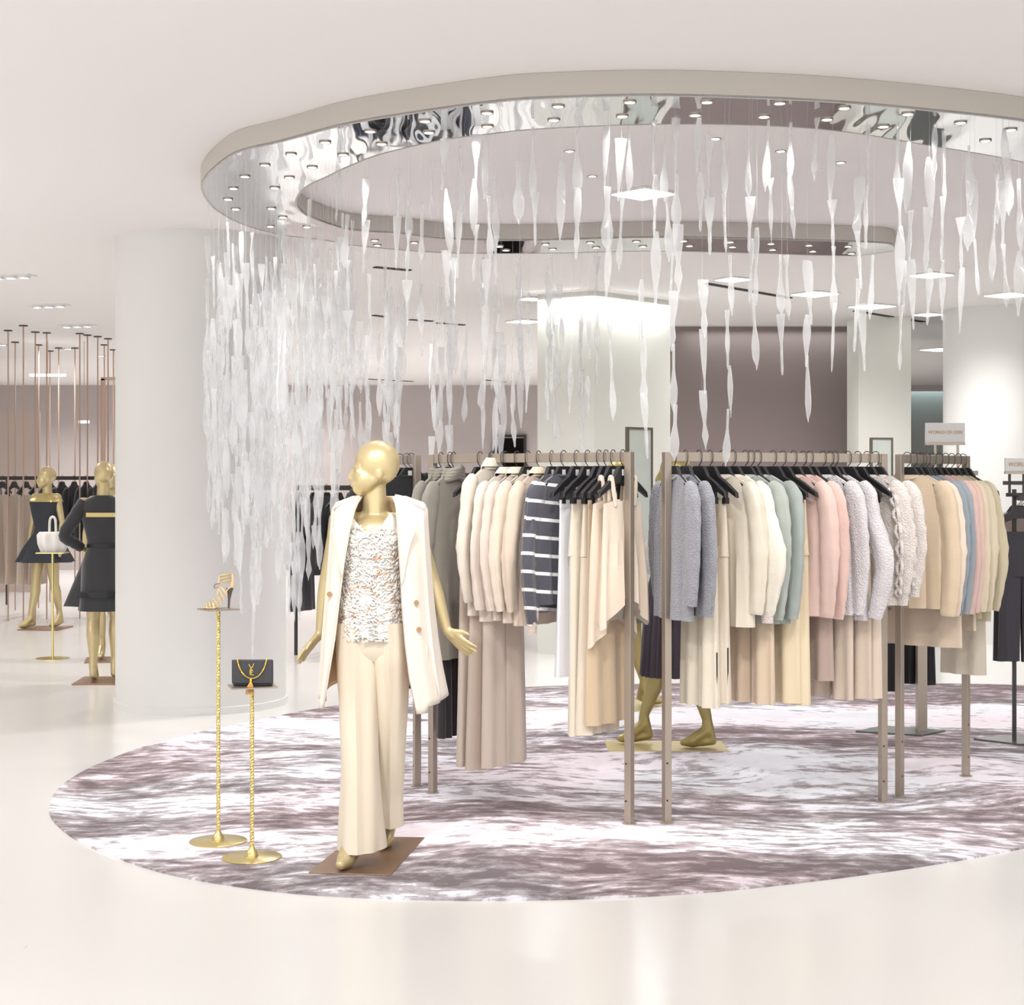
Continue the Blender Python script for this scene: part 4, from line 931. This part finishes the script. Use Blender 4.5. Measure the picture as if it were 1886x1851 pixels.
st = empty('sign_stand', (p.x, p.y, 0.008), 0.0, 'grey post stand topped by a white sign with gold lettering, behind the short rack', 'sign stand')
MB().prism([(-0.44, -0.03), (-0.05, -0.2), (0.16, 0.0), (-0.2, 0.2)], 0, 0.012).build('base_plate', mat('grey_floor_plate', (120, 122, 122), 0.25, 0.6), st, smooth=False)
shaft(st, 0, 0, 0.012, 1.7, 0.062, M_steel)
MB().box((0.12, 0, 1.705), (0.5, 0.03, 0.03)).build('crossbar', M_steel, st, smooth=False)
for x in (0.09, 0.24): shaft(st, x, 0, 1.71, 1.905, 0.014, M_steel, 'rod')
sgn = sign(st, 0.155, 1.97, 0.26, 0.13, 'WORLD OF CERI')
rkb = Rack(); rkb.A = Vector((p.x-0.32, p.y-0.12)); rkb.B = Vector((p.x+0.1, p.y+0.14)); rkb.d = (rkb.B-rkb.A).normalized(); rkb.h = 1.25
bb = MB().bar((rkb.A.x-p.x, rkb.A.y-p.y, 1.23), (rkb.B.x-p.x, rkb.B.y-p.y, 1.23), 0.026, 0.036).build('rail', M_steel, st, smooth=False)
hang(rkb, 0, 'trousers', 'black trousers glimpsed between the posts, nearer the middle rack', s=0.1, c=(34, 32, 34), L=0.72, w=0.11, seed=70, yaw=20)
hang(rkb, 0, 'trousers', 'black trousers glimpsed just behind the grey sign post', s=0.75, c=(34, 32, 34), L=0.7, w=0.11, seed=71, yaw=20)
# dark four-way stand at the picture edge
p = ground(1868, 1368)
fw = empty('display_stand', (p.x, p.y, 0.008), 0.0, 'dark steel stand at the picture edge with sign, hangers and black trousers', 'display stand')
MB().prism([(-0.24, 0.06), (-0.02, -0.16), (0.3, -0.1), (0.1, 0.2)], 0, 0.012).build('base_plate', mat('grey_floor_plate_b', (120, 122, 122), 0.25, 0.6), fw, smooth=False)
shaft(fw, 0, 0, 0.012, 1.6, 0.022, M_dsteel)
MB().box((0.1, 0, 1.64), (0.34, 0.024, 0.024)).build('crossbar', M_dsteel, fw, smooth=False)
MB().box((0.1, 0, 1.565), (0.3, 0.024, 0.024)).build('crossbar', M_dsteel, fw, smooth=False)
for x in (-0.03, 0.06): shaft(fw, x, 0, 1.565, 1.70, 0.014, M_dsteel, 'rod')
sign(fw, 0.09, 1.755, 0.3, 0.085, 'WORLD OF CERI')
rke = Rack(); rke.A = Vector((p.x-0.02, p.y-0.22)); rke.B = Vector((p.x+0.08, p.y+0.2)); rke.d = (rke.B-rke.A).normalized(); rke.h = 1.57
MB().bar((-0.02, -0.22, 1.545), (0.08, 0.2, 1.545), 0.026, 0.03).build('rail', M_dsteel, fw, smooth=False)
M_hw = mat('white_wood_hanger', (224, 220, 218), 0.5)
hang(rke, 0, 'trousers', 'charcoal clipped trousers at the picture edge', s=0.15, c=(64, 62, 70), L=0.8, w=0.13, seed=72)
hang(rke, 0, 'trousers', 'long black trousers at the picture edge on the dark stand', s=0.55, c=(34, 32, 34), L=0.82, w=0.15, seed=73)
hang(rke, 0, 'blouse', 'pale pink top on the dark stand at the picture edge', s=0.85, c=(226, 206, 200), L=0.6, seed=74)
# oatmeal trousers and light things between those stands
hang(r3_, 1774, 'dress', 'oatmeal long skirt panel under the last cardigans', c=(214, 204, 186), L=0.98, w=0.12, seed=75, flare=1.1)
hang(r3_, 1700, 'skirt', 'beige knit tunic hem below the camel and pink sweaters', c=(222, 202, 180), L=0.78, w=0.2, seed=76, flare=1.1, top=-0.24)

# ---------------------------------------------------------------- far clothes racks
rb = rack((-2.05, 15.2), (-0.95, 14.6), 'black rack of dark separates seen through the crystal curtain', M_dsteel, 1.62, 0.025, False)
rb2 = rack((-1.55, 16.3), (-0.3, 16.0), 'black rack of navy and grey clothes behind the mannequin head', M_dsteel, 1.74, 0.025, False)
for i in range(9):
    hang(rb, 0, 'coat' if i % 3 else 'dress', ['dark separates garment %s on the black rack behind the crystals' % w for w in ('charcoal first', 'navy second', 'charcoal third', 'black fourth', 'grey fifth', 'navy sixth', 'black seventh', 'charcoal eighth', 'black ninth')][i], s=0.06+i*0.11,
         c=[(70, 68, 74), (54, 56, 72), (60, 58, 62), (40, 40, 44), (120, 116, 118), (52, 54, 70), (38, 38, 42), (66, 64, 70), (40, 38, 42)][i], L=[0.95, 0.7, 0.75][i % 3], seed=80+i)
for i in range(8):
    hang(rb2, 0, 'jacket', ['%s jacket on the rack behind the mannequin head' % w for w in ('navy patterned', 'first dark grey', 'pale grey', 'first black', 'slate', 'second black', 'muted plum', 'inky blue')][i], s=0.07+i*0.12,
         c=[(48, 50, 70), (84, 82, 86), (170, 168, 168), (38, 36, 40), (88, 90, 100), (42, 40, 44), (78, 62, 72), (40, 44, 66)][i], L=0.75, seed=90+i)
rc = rack((-6.6, 20.0), (-5.0, 19.6), 'black rack of cream and dark clothes behind the gold mannequins', M_dsteel, 1.72, 0.03, False)
for i in range(10):
    c = [(222, 206, 186), (226, 210, 196), (218, 200, 184), (228, 216, 200), (200, 180, 168), (70, 66, 70), (50, 48, 54), (44, 44, 50), (60, 58, 66), (40, 40, 44)][i]
    hang(rc, 0, 'dress' if i < 5 else 'jacket', '%s on the black rack behind the copper rods' % ('long beige dress', 'long blush dress', 'long sand dress', 'long ivory dress', 'long rose dress', 'dark grey jacket', 'black jacket', 'blue-black jacket', 'charcoal jacket', 'jet black jacket')[i] if False else '%s on the black rack behind the copper rods' % ['long beige dress', 'long blush dress', 'long sand dress', 'long ivory dress', 'long rose dress', 'dark grey jacket', 'black jacket', 'blue-black jacket', 'charcoal jacket', 'jet black jacket'][i], s=0.06+i*0.1, c=c, L=1.1 if i < 5 else 0.75, seed=100+i)
rd = rack((-7.6, 21.2), (-6.75, 21.4), 'black rack of burgundy clothes at the picture edge', M_dsteel, 1.72, 0.03, False)
for i in range(5):
    hang(rd, 0, 'coat', '%s coat at the picture edge behind the rods' % ['dark burgundy', 'wine red', 'plum', 'deep maroon', 'black cherry'][i], s=0.12+i*0.19, c=[(92, 52, 62), (104, 54, 64), (84, 56, 72), (80, 44, 52), (60, 40, 46)][i], L=0.95, seed=110+i)
# shoulder-high row of dark clothes further right of them
re_ = rack((-4.7, 19.4), (-3.7, 19.8), 'black rack half hidden behind the mannequin in black', M_dsteel, 2.05, 0.03, False)
for i in range(6):
    hang(re_, 0, 'coat', '%s garment on the tall rack behind the mannequin in black' % ['tan', 'black', 'copper brown', 'dark navy', 'ink', 'brown-black'][i], s=0.1+i*0.16, c=[(150, 116, 92), (40, 38, 42), (140, 100, 74), (44, 46, 62), (40, 40, 50), (60, 50, 48)][i], L=0.9, seed=120+i)

# ---------------------------------------------------------------- copper rods
rod = None
for i, (px, dd) in enumerate(((15, 19.0), (28, 20.6), (43, 18.4), (65, 19.2), (71, 21), (86, 19.3), (108, 21.5), (92, 22.0), (138, 21.5), (147, 19.4), (161, 19.6), (180, 19.8), (192, 21), (199, 20.1), (209, 21.8))):
    q = P(px, 900, dd)
    if rod is None:
        rod = empty('copper_rod', (q.x, q.y, 0))
        MB().tube([(0, 0, 0), (0, 0, CEIL)], 0.009, 8).build('shaft', M_copper, rod)
        MB().lathe([(0.05, CEIL-0.012), (0.05, CEIL)], (0, 0, 0), 16).build('ceiling_rosette', M_dsteel, rod); o = rod
    else: o = copy_tree(rod); o.location = (q.x, q.y, 0)
    tag(o, 'thin copper rod running from floor to ceiling', 'rod', 'copper rods screening the far corner')
o = MB().box((-5.08, 18.9, 2.93), (0.62, 0.03, 0.03)).build('hanging_rail', M_copper, smooth=False)
fr = empty('copper_portal', (-4.95, 19.9, 0), 0, 'thin copper portal frame among the rods by the column', 'frame')
o.parent = fr; o.location = (0.12, -19.9+19.9, 0)
o.data = MB().box((0.3, 0, 2.93), (0.9, 0.04, 0.04)).mesh('hanging_rail', M_copper, False); o.location = (0, 0, 0); o.name = 'top_bar'
MB().box((-0.13, 0, 1.465), (0.05, 0.04, 2.93)).build('upright', M_copper, fr, smooth=False)
MB().box((0.73, 0, 1.465), (0.05, 0.04, 2.93)).build('upright', M_copper, fr, smooth=False)
for (px, py, dd, w, l) in ((88, 691, 20.5, 0.45, 'small lit shelf rail high among the copper rods'), (155, 777, 20.5, 0.12, 'small lit sconce hanging between the copper rods')):
    q = P(px, py, dd); o = MB().box((0, 0, 0), (w, 0.06, 0.03)).build('lit_rail', M_lampsoft, smooth=False, loc=q)
    tag(o, l, 'light'); MB().tube([(0, 0, 0), (0, 0, CEIL-q.z)], 0.004, 6).build('drop_wire', M_copper, o)

# ---------------------------------------------------------------- shoe and bag stands
def twisted(mb, z0, z1, r):
    for q in (0, 1):
        n = int((z1-z0)/0.004); pts = [(0.0042*math.cos(i*0.95+q*PI), 0.0042*math.sin(i*0.95+q*PI), lerp(z0, z1, i/n)) for i in range(n+1)]
        mb.tube(pts, 0.0062, 7)
def stand(pt, H, rz, label, tw, tl, cx_=0.0):
    s = empty('pedestal_stand', (pt.x, pt.y, 0.008), 0, label, 'display stand')
    MB().lathe([(0.131, 0), (0.131, 0.004), (0.128, 0.006), (0.01, 0.007)], (0, 0, 0), 56).build('base_disc', mat('brushed_brass', (214, 196, 140), 0.28, 0.85), s)
    MB().lathe([(0.028, 0.006), (0.028, 0.014), (0.022, 0.03), (0.013, 0.042), (0.011, 0.052)], (0, 0, 0), 24).build('collar', M_brass, s)
    t = MB(); twisted(t, 0.04, H-0.004, 0.009); t.build('rope_twist_pole', M_brass, s)
    MB().box((cx_, 0, H), (tw, tl, 0.006), rz=rz).build('tray', M_steel, s, smooth=False)
    return s
pa = ground(402, 1553); H1 = EYE-(1122-HY)*pa.y/F-0.008
stand(pa, H1, 0.62, 'taller brass pedestal with rope-twist pole that carries the sandal', 0.15, 0.13)
pb = ground(464, 1583); H2 = EYE-(1264-HY)*pb.y/F-0.008
stand(pb, H2, 0.3, 'shorter brass pedestal with rope-twist pole that carries the black bag', 0.2, 0.16, 0.003)
# clutch bag
bag = empty('clutch_bag', (pb.x+0.005, pb.y, H2+0.0115), 0.02, 'black leather clutch with gold chain, emblem and tassel', 'bag')
M_lea = mat('black_leather', (62, 62, 66), 0.45, bump=('noise', 200, 0.1)); M_gd = mat('yellow_gold', (232, 196, 90), 0.25, 0.85); M_tas = mat('tassel_gold_thread', (236, 184, 92), 0.6)
o = MB().box((0, 0.004, 0.056), (0.172, 0.05, 0.112)).build('bag_body', M_lea, bag); bevel(o, 0.008, 3)
o = MB().box((0, -0.025, 0.064), (0.178, 0.010, 0.104)).build('flap', M_lea, bag); bevel(o, 0.004, 3)
chain = catmull([(-0.064, -0.02, 0.122), (-0.062, -0.034, 0.110), (-0.05, -0.036, 0.075), (-0.028, -0.038, 0.046), (0, -0.038, 0.036), (0.028, -0.038, 0.046), (0.05, -0.036, 0.075), (0.062, -0.034, 0.110), (0.064, -0.02, 0.122)], 6)
mb = MB(); n = 90
cc = resample(chain, n)
for q in (0, 1): mb.tube([p_+Vector((0.0016*math.cos(i*1.0+q*PI), 0.0016*math.sin(i*1.0+q*PI), 0)) for i, p_ in enumerate(cc)], 0.0022, 6)
mb.build('chain', M_gd, bag)
em = MB()
for a, b in (((-0.014, 0.098), (-0.003, 0.078)), ((0.009, 0.1), (-0.003, 0.078)), ((-0.003, 0.078), (-0.004, 0.05)), ((-0.008, 0.074), (-0.008, 0.052)), ((-0.008, 0.052), (0.008, 0.05))):
    em.bar((a[0], -0.033, a[1]), (b[0], -0.033, b[1]), 0.003, 0.003)
em.tube([(0.006, -0.034, 0.082), (-0.004, -0.034, 0.084), (-0.007, -0.034, 0.076), (0.003, -0.034, 0.07), (0.004, -0.034, 0.062), (-0.006, -0.034, 0.06)], 0.0016, 6)
em.build('emblem', M_gd, bag)
ts = MB().lathe([(0.004, 0.036), (0.007, 0.03), (0.005, 0.022), (0.008, 0.016)], (-0.004, -0.042, 0), 14)
o = ts.build('tassel_cap', M_gd, bag)
ts = MB(); rt = random.Random(3)
for i in range(34):
    a = rt.uniform(0, 2*PI); r = rt.uniform(0.004, 0.02); ts.tube([(-0.004+0.004*math.cos(a), -0.042+0.004*math.sin(a), 0.018), (-0.006+r*0.7*math.cos(a), -0.046+r*0.5*math.sin(a), 0.002), (-0.008+r*math.cos(a), -0.062+0.4*r*math.sin(a), -0.03+rt.uniform(-0.004, 0.004))], 0.0013, 5)
ts.build('tassel', M_tas, bag)
# high heel sandal, toe to the left
sh = empty('high_heel_sandal', (pa.x-0.004, pa.y, H1+0.0115), 0.25, 'strappy metallic stiletto sandal with ankle cuff on the tall pedestal', 'shoe')
M_nude = mat('nude_leather', (230, 202, 158), 0.45); M_met = mat('pale_gold_leather', (224, 204, 150), 0.3, 0.5); M_heel = mat('dark_heel', (110, 100, 88), 0.3, 0.6)
sp = catmull([(-0.068, 0, 0.004), (-0.045, 0, 0.003), (-0.015, 0, 0.004), (0.01, 0, 0.02), (0.03, 0, 0.06), (0.048, 0, 0.088), (0.066, 0, 0.098)], 6); n = len(sp); rs = []
for i, q in enumerate(sp):
    f = i/(n-1); w = interp([(0, 0.012), (0.12, 0.028), (0.35, 0.034), (0.6, 0.02), (0.85, 0.022), (1, 0.012)], f)[0]
    rs.append([(q.x, w, q.z+0.005), (q.x, w*1.02, q.z), (q.x, w*0.8, q.z-0.003), (q.x, -w*0.8, q.z-0.003), (q.x, -w*1.02, q.z), (q.x, -w, q.z+0.005)])
MB().rings(rs).build('sole', M_nude, sh)
MB().tube([(0.056, 0, 0.092), (0.056, 0, 0.075), (0.053, 0, 0.04), (0.051, 0, 0.0)], [0.018, 0.011, 0.0055, 0.0045], 12).build('stiletto_heel', M_heel, sh)
def strap(pts, r, m, name='strap'): MB().tube(catmull(pts, 6), r, 8, flat=0.5).build(name, m, sh)
for x, h_, w in ((-0.05, 0.022, 0.026), (-0.036, 0.03, 0.03), (-0.022, 0.036, 0.032)):
    strap([(x+0.006, -w, 0.002), (x, -w*0.8, h_*0.7), (x-0.002, 0, h_), (x, w*0.8, h_*0.7), (x+0.006, w, 0.002)], 0.005, M_met)
for x, z, h_ in ((-0.006, 0.008, 0.045), (0.008, 0.022, 0.052), (0.02, 0.042, 0.05), (0.03, 0.062, 0.042)):
    strap([(x+0.01, -0.022, z), (x-0.004, -0.018, z+h_*0.6), (x-0.012, 0, z+h_*0.8), (x-0.004, 0.018, z+h_*0.6), (x+0.01, 0.022, z)], 0.0042, M_met if x < 0.01 else M_nude)
for z in (0.125, 0.14, 0.155):
    strap([(0.062, 0, z+0.002), (0.05, -0.022, z), (0.024, -0.024, z-0.004), (0.012, 0, z-0.006), (0.024, 0.024, z-0.004), (0.05, 0.022, z), (0.062, 0, z+0.002)], 0.0048, M_met)
strap([(0.066, 0, 0.098), (0.068, 0, 0.13), (0.062, 0, 0.157)], 0.008, M_nude, 'heel_counter')
strap([(-0.002, 0, 0.05), (0.006, 0, 0.085), (0.008, 0, 0.12), (0.012, 0, 0.15)], 0.005, M_nude, 'lace')
strap([(0.01, -0.01, 0.115), (-0.012, -0.014, 0.11), (-0.014, -0.014, 0.095), (0.006, -0.01, 0.1)], 0.0025, M_heel, 'bow')

# white handbag on its thin stand in the far left
q = ground(97, 1213)
s = empty('pedestal_stand', (q.x, q.y, 0.0), 0, 'thin gold pedestal under the white handbag in the far aisle', 'display stand')
MB().lathe([(0.155, 0), (0.155, 0.006), (0.01, 0.012)], (0, 0, 0), 32).build('base_disc', M_brass, s); MB().tube([(0, 0, 0.01), (0, 0, 0.985)], 0.012, 10).build('pole', M_brass, s)
MB().box((0, 0, 0.99), (0.26, 0.2, 0.01)).build('tray', M_brass, s, smooth=False)
hb = empty('handbag', (q.x, q.y, 0.995), 0, 'white pleated handbag on the thin gold pedestal', 'bag')
n = 48; MB().rings([[((w)*math.cos(2*PI*i/n)*(1+0.07*math.sin(9*2*PI*i/n)), d_*math.sin(2*PI*i/n)*(1+0.12*math.sin(9*2*PI*i/n)), z) for i in range(n)] for z, w, d_ in ((0.0, 0.11, 0.06), (0.08, 0.14, 0.075), (0.16, 0.145, 0.07), (0.19, 0.12, 0.05))]).build('bag_body', mat('white_leather', (240, 236, 232), 0.5), hb)
MB().tube(catmull([(-0.03, 0, 0.18), (-0.025, 0, 0.3), (0, 0, 0.33), (0.025, 0, 0.3), (0.03, 0, 0.18)], 6), 0.012, 8).build('handle', mat('white_strap', (232, 230, 226), 0.5), hb)

# mirrors leaning at the piers
def fmirror(px0, px1, py0, d, rz, label, h=None):
    a = P(px0, py0, d); b = P(px1, py0, d); w = (b-a).length; H = a.z; m_ = (a+b)/2
    r = empty('standing_mirror', (m_.x, m_.y, 0), rz, label, 'mirror')
    MB().box((0, 0, H/2), (w-0.02, 0.012, H-0.02)).build('glass', mat('wall_toned_mirror_glass', (206, 212, 206), 0.12, 0.25), r, smooth=False)  # reflected wall tone is painted into the base colour
    f = MB(); f.box((-w/2, 0, H/2), (0.024, 0.03, H)); f.box((w/2, 0, H/2), (0.018, 0.03, H)); f.box((0, 0, H-0.01), (w, 0.03, 0.02)); f.box((0, 0, 0.01), (w, 0.03, 0.02))
    f.build('frame', mat('slim_bronze_frame', (112, 104, 92), 0.4, 0.5), r, smooth=False)
fmirror(1145, 1210, 787, 14.6, 0.75, 'slim framed standing mirror in front of the lit corner pier')
fmirror(1603, 1644, 806, 16.6, 0.2, 'slim framed standing mirror against the square pillar')

# ---------------------------------------------------------------- hanging crystal strands
shards = []
rs_ = random.Random(11)
def shard_mesh(i):
    r = random.Random(40+i); L = r.uniform(0.25, 0.31); W = r.uniform(0.04, 0.058); tw = r.choice((-1, 1))*r.uniform(0.8, 2.6); n = 18; th = 0.0028; rings = []
    style = i % 4
    for k in range(n+1):
        f = k/n
        if style == 0: w = interp([(0, 0.6), (0.12, 0.45), (0.35, 0.3), (0.7, 0.95), (0.9, 0.8), (1, 0.05)], f)[0]
        elif style == 1: w = interp([(0, 0.9), (0.3, 0.75), (0.62, 0.28), (0.85, 0.75), (1, 0.08)], f)[0]
        elif style == 2: w = interp([(0, 0.35), (0.3, 0.9), (0.75, 0.85), (0.93, 0.5), (1, 0.05)], f)[0]
        else: w = interp([(0, 0.95), (0.5, 0.6), (1, 0.04)], f)[0]
        hw = W*w/2; a = tw*(f-0.2); c, s = math.cos(a), math.sin(a); sk = 0.02*(1 if f > 0.9 else 0)*(f-0.9)*10
        rings.append([(c*x-s*y, s*x+c*y, -L*f-(sk if x > 0 else 0)) for x, y in ((-hw, -th), (0, -th*2.2), (hw, -th), (hw, th), (0, th*2.2), (-hw, th))])
    me = MB().rings(rings).mesh('acrylic_shard', M_crystal, True); return me, L
shards = [shard_mesh(i) for i in range(14)]
ring_poly = [(p.x, p.y) for p in oc]+[(p.x, p.y) for p in reversed(ic)]
def in_ring(x, y):
    r = False; n = len(ring_poly)
    for i in range(n):
        x0, y0 = ring_poly[i]; x1, y1 = ring_poly[i-1]
        if (y0 > y) != (y1 > y) and x < (x1-x0)*(y-y0)/(y1-y0)+x0: r = not r
    return r
def strand(x, y, ztop, zbot, label, group=None, dense=1.0):
    r = rs_
    TZ = RINGZ if in_ring(x, y) else CEIL
    root = empty('crystal_strand', (x, y, TZ), r.uniform(0, 6.28), label, 'crystal strand', group)
    z = ztop; zl = ztop; k = 0
    while z > zbot+0.1 and k < 14:
        me, L = shards[r.randrange(len(shards))]
        o = link('shard', me, root); sc_ = r.uniform(0.85, 1.15)
        o.location = (r.uniform(-0.008, 0.008), r.uniform(-0.008, 0.008), z-TZ); o.scale = (r.uniform(0.85, 1.3), 1, sc_)
        o.rotation_euler = (r.uniform(-0.06, 0.06), r.uniform(-0.06, 0.06), r.uniform(0, 6.28)); zl = z-L*sc_
        z = zl+r.uniform(-0.01, 0.05)+(1-dense)*0.2; k += 1
        if r.random() > dense: z -= r.uniform(0.05, 0.2)
    MB().tube([(0, 0, 0), (0, 0, zl+0.2-TZ)], 0.0006, 4).build('wire', M_crystal, root)
    return root
def sp_(px, d, ytop, ybot, label, group=None, dense=1.0):
    p_ = P(px, 0, d); s_ = F/d
    zt = min(RINGZ-0.02, EYE+(HY-ytop)/s_); zb = EYE+(HY-ybot)/s_
    return strand(p_.x, p_.y, zt, zb, label, group, dense)
# strands below the near arc (single file), x pixel, depth, first and last shard height in the picture
near = [(572, 8.9, 367, 460), (628, 8.55, 306, 480), (640, 8.4, 395, 640), (676, 8.2, 330, 470), (678, 8.5, 505, 730), (735, 7.95, 310, 480), (752, 8.2, 345, 620), (776, 7.9, 372, 480), (790, 7.9, 300, 430), (822, 7.75, 240, 520), (845, 7.9, 260, 500), (876, 7.65, 235, 560),
        (898, 7.7, 228, 700), (912, 7.9, 330, 560), (955, 7.55, 298, 395), (984, 7.5, 232, 480), (1036, 7.45, 296, 470), (1067, 7.4, 240, 450), (1120, 7.4, 232, 440), (1123, 7.7, 345, 720), (1145, 7.35, 255, 520), (1157, 7.3, 240, 400), (1183, 7.6, 515, 860), (1206, 7.3, 222, 560), (1225, 7.35, 262, 450),
        (1245, 7.3, 208, 500), (1243, 7.65, 420, 860), (1291, 7.3, 215, 460), (1305, 7.3, 250, 440), (1293, 7.6, 515, 840), (1335, 7.3, 260, 470), (1380, 7.3, 234, 460), (1385, 7.6, 440, 610), (1342, 7.65, 470, 830), (1394, 7.5, 420, 580), (1418, 7.3, 222, 460), (1440, 7.6, 470, 670), (1458, 7.3, 225, 460), (1450, 7.5, 470, 640), (1487, 7.6, 480, 745),
        (1503, 7.3, 203, 310), (1534, 7.35, 250, 640), (1582, 7.35, 325, 640), (1597, 7.45, 232, 460), (1610, 7.4, 470, 560), (1585, 7.6, 560, 660), (1655, 7.4, 222, 520), (1677, 7.5, 262, 640), (1660, 7.7, 480, 650), (1712, 7.5, 290, 640), (1722, 7.45, 228, 360), (1735, 7.45, 240, 480), (1738, 7.7, 480, 590), (1770, 7.6, 400, 560), (1786, 7.5, 268, 420), (1795, 7.6, 330, 540),
        (1835, 7.7, 300, 560), (1848, 7.5, 238, 480), (1858, 7.6, 280, 420), (1846, 7.8, 450, 620), (1876, 7.7, 330, 540)]
order = ['short', 'two-piece', 'three-piece', 'long', 'very long']
for i, (px, d, a, b) in enumerate(near):
    nn = max(1, round((b-a)/112)); w = ['single clear twisted piece', 'strand of two clear twisted pieces', 'strand of three clear twisted pieces', 'long strand of clear twisted pieces'][min(nn, 4)-1]
    zone = 'in front of the ring opening' if px < 1240 else ('hanging in front of the mauve wall' if px < 1580 else 'over the short sweater rack')
    sp_(px, d, a, b-20, w+' '+zone, w+' '+zone)
# mid-density strands below the far arc of the ring
rf = random.Random(21)
for i in range(44):
    px = rf.uniform(655, 1000) if i < 34 else rf.uniform(1000, 1130)
    d = rf.uniform(9.3, 11.4); a = rf.uniform(470, 640); b = min(a+rf.uniform(110, 330), 835)
    sp_(px, d, a, b, 'strand of clear twisted pieces above the head of the cream mannequin', 'crystal strands above the mannequin', 0.85)
# dense curtain below the rounded end of the ring
env = [(385, 1010), (420, 1060), (455, 1150), (480, 1200), (505, 1080), (540, 1270), (565, 1100), (600, 1030), (640, 880), (665, 820)]
cnt = 0
for i in range(62):
    px = 384+ (i % 31)*8.7+rf.uniform(-3, 3); d = rf.uniform(8.7, 10.2)
    if px < 420: d = rf.uniform(9.0, 9.6)
    bot = interp(env, px)[0]; a = rf.uniform(400, 520) if i < 31 else rf.uniform(430, 700)
    b = bot-rf.uniform(0, 220) if i < 31 else bot-rf.uniform(60, 420)
    if b < a+100: b = a+110
    sp_(px, d, a, b, 'long strand in the dense crystal curtain by the round column', 'crystal curtain at the rounded end of the ring', 0.86)
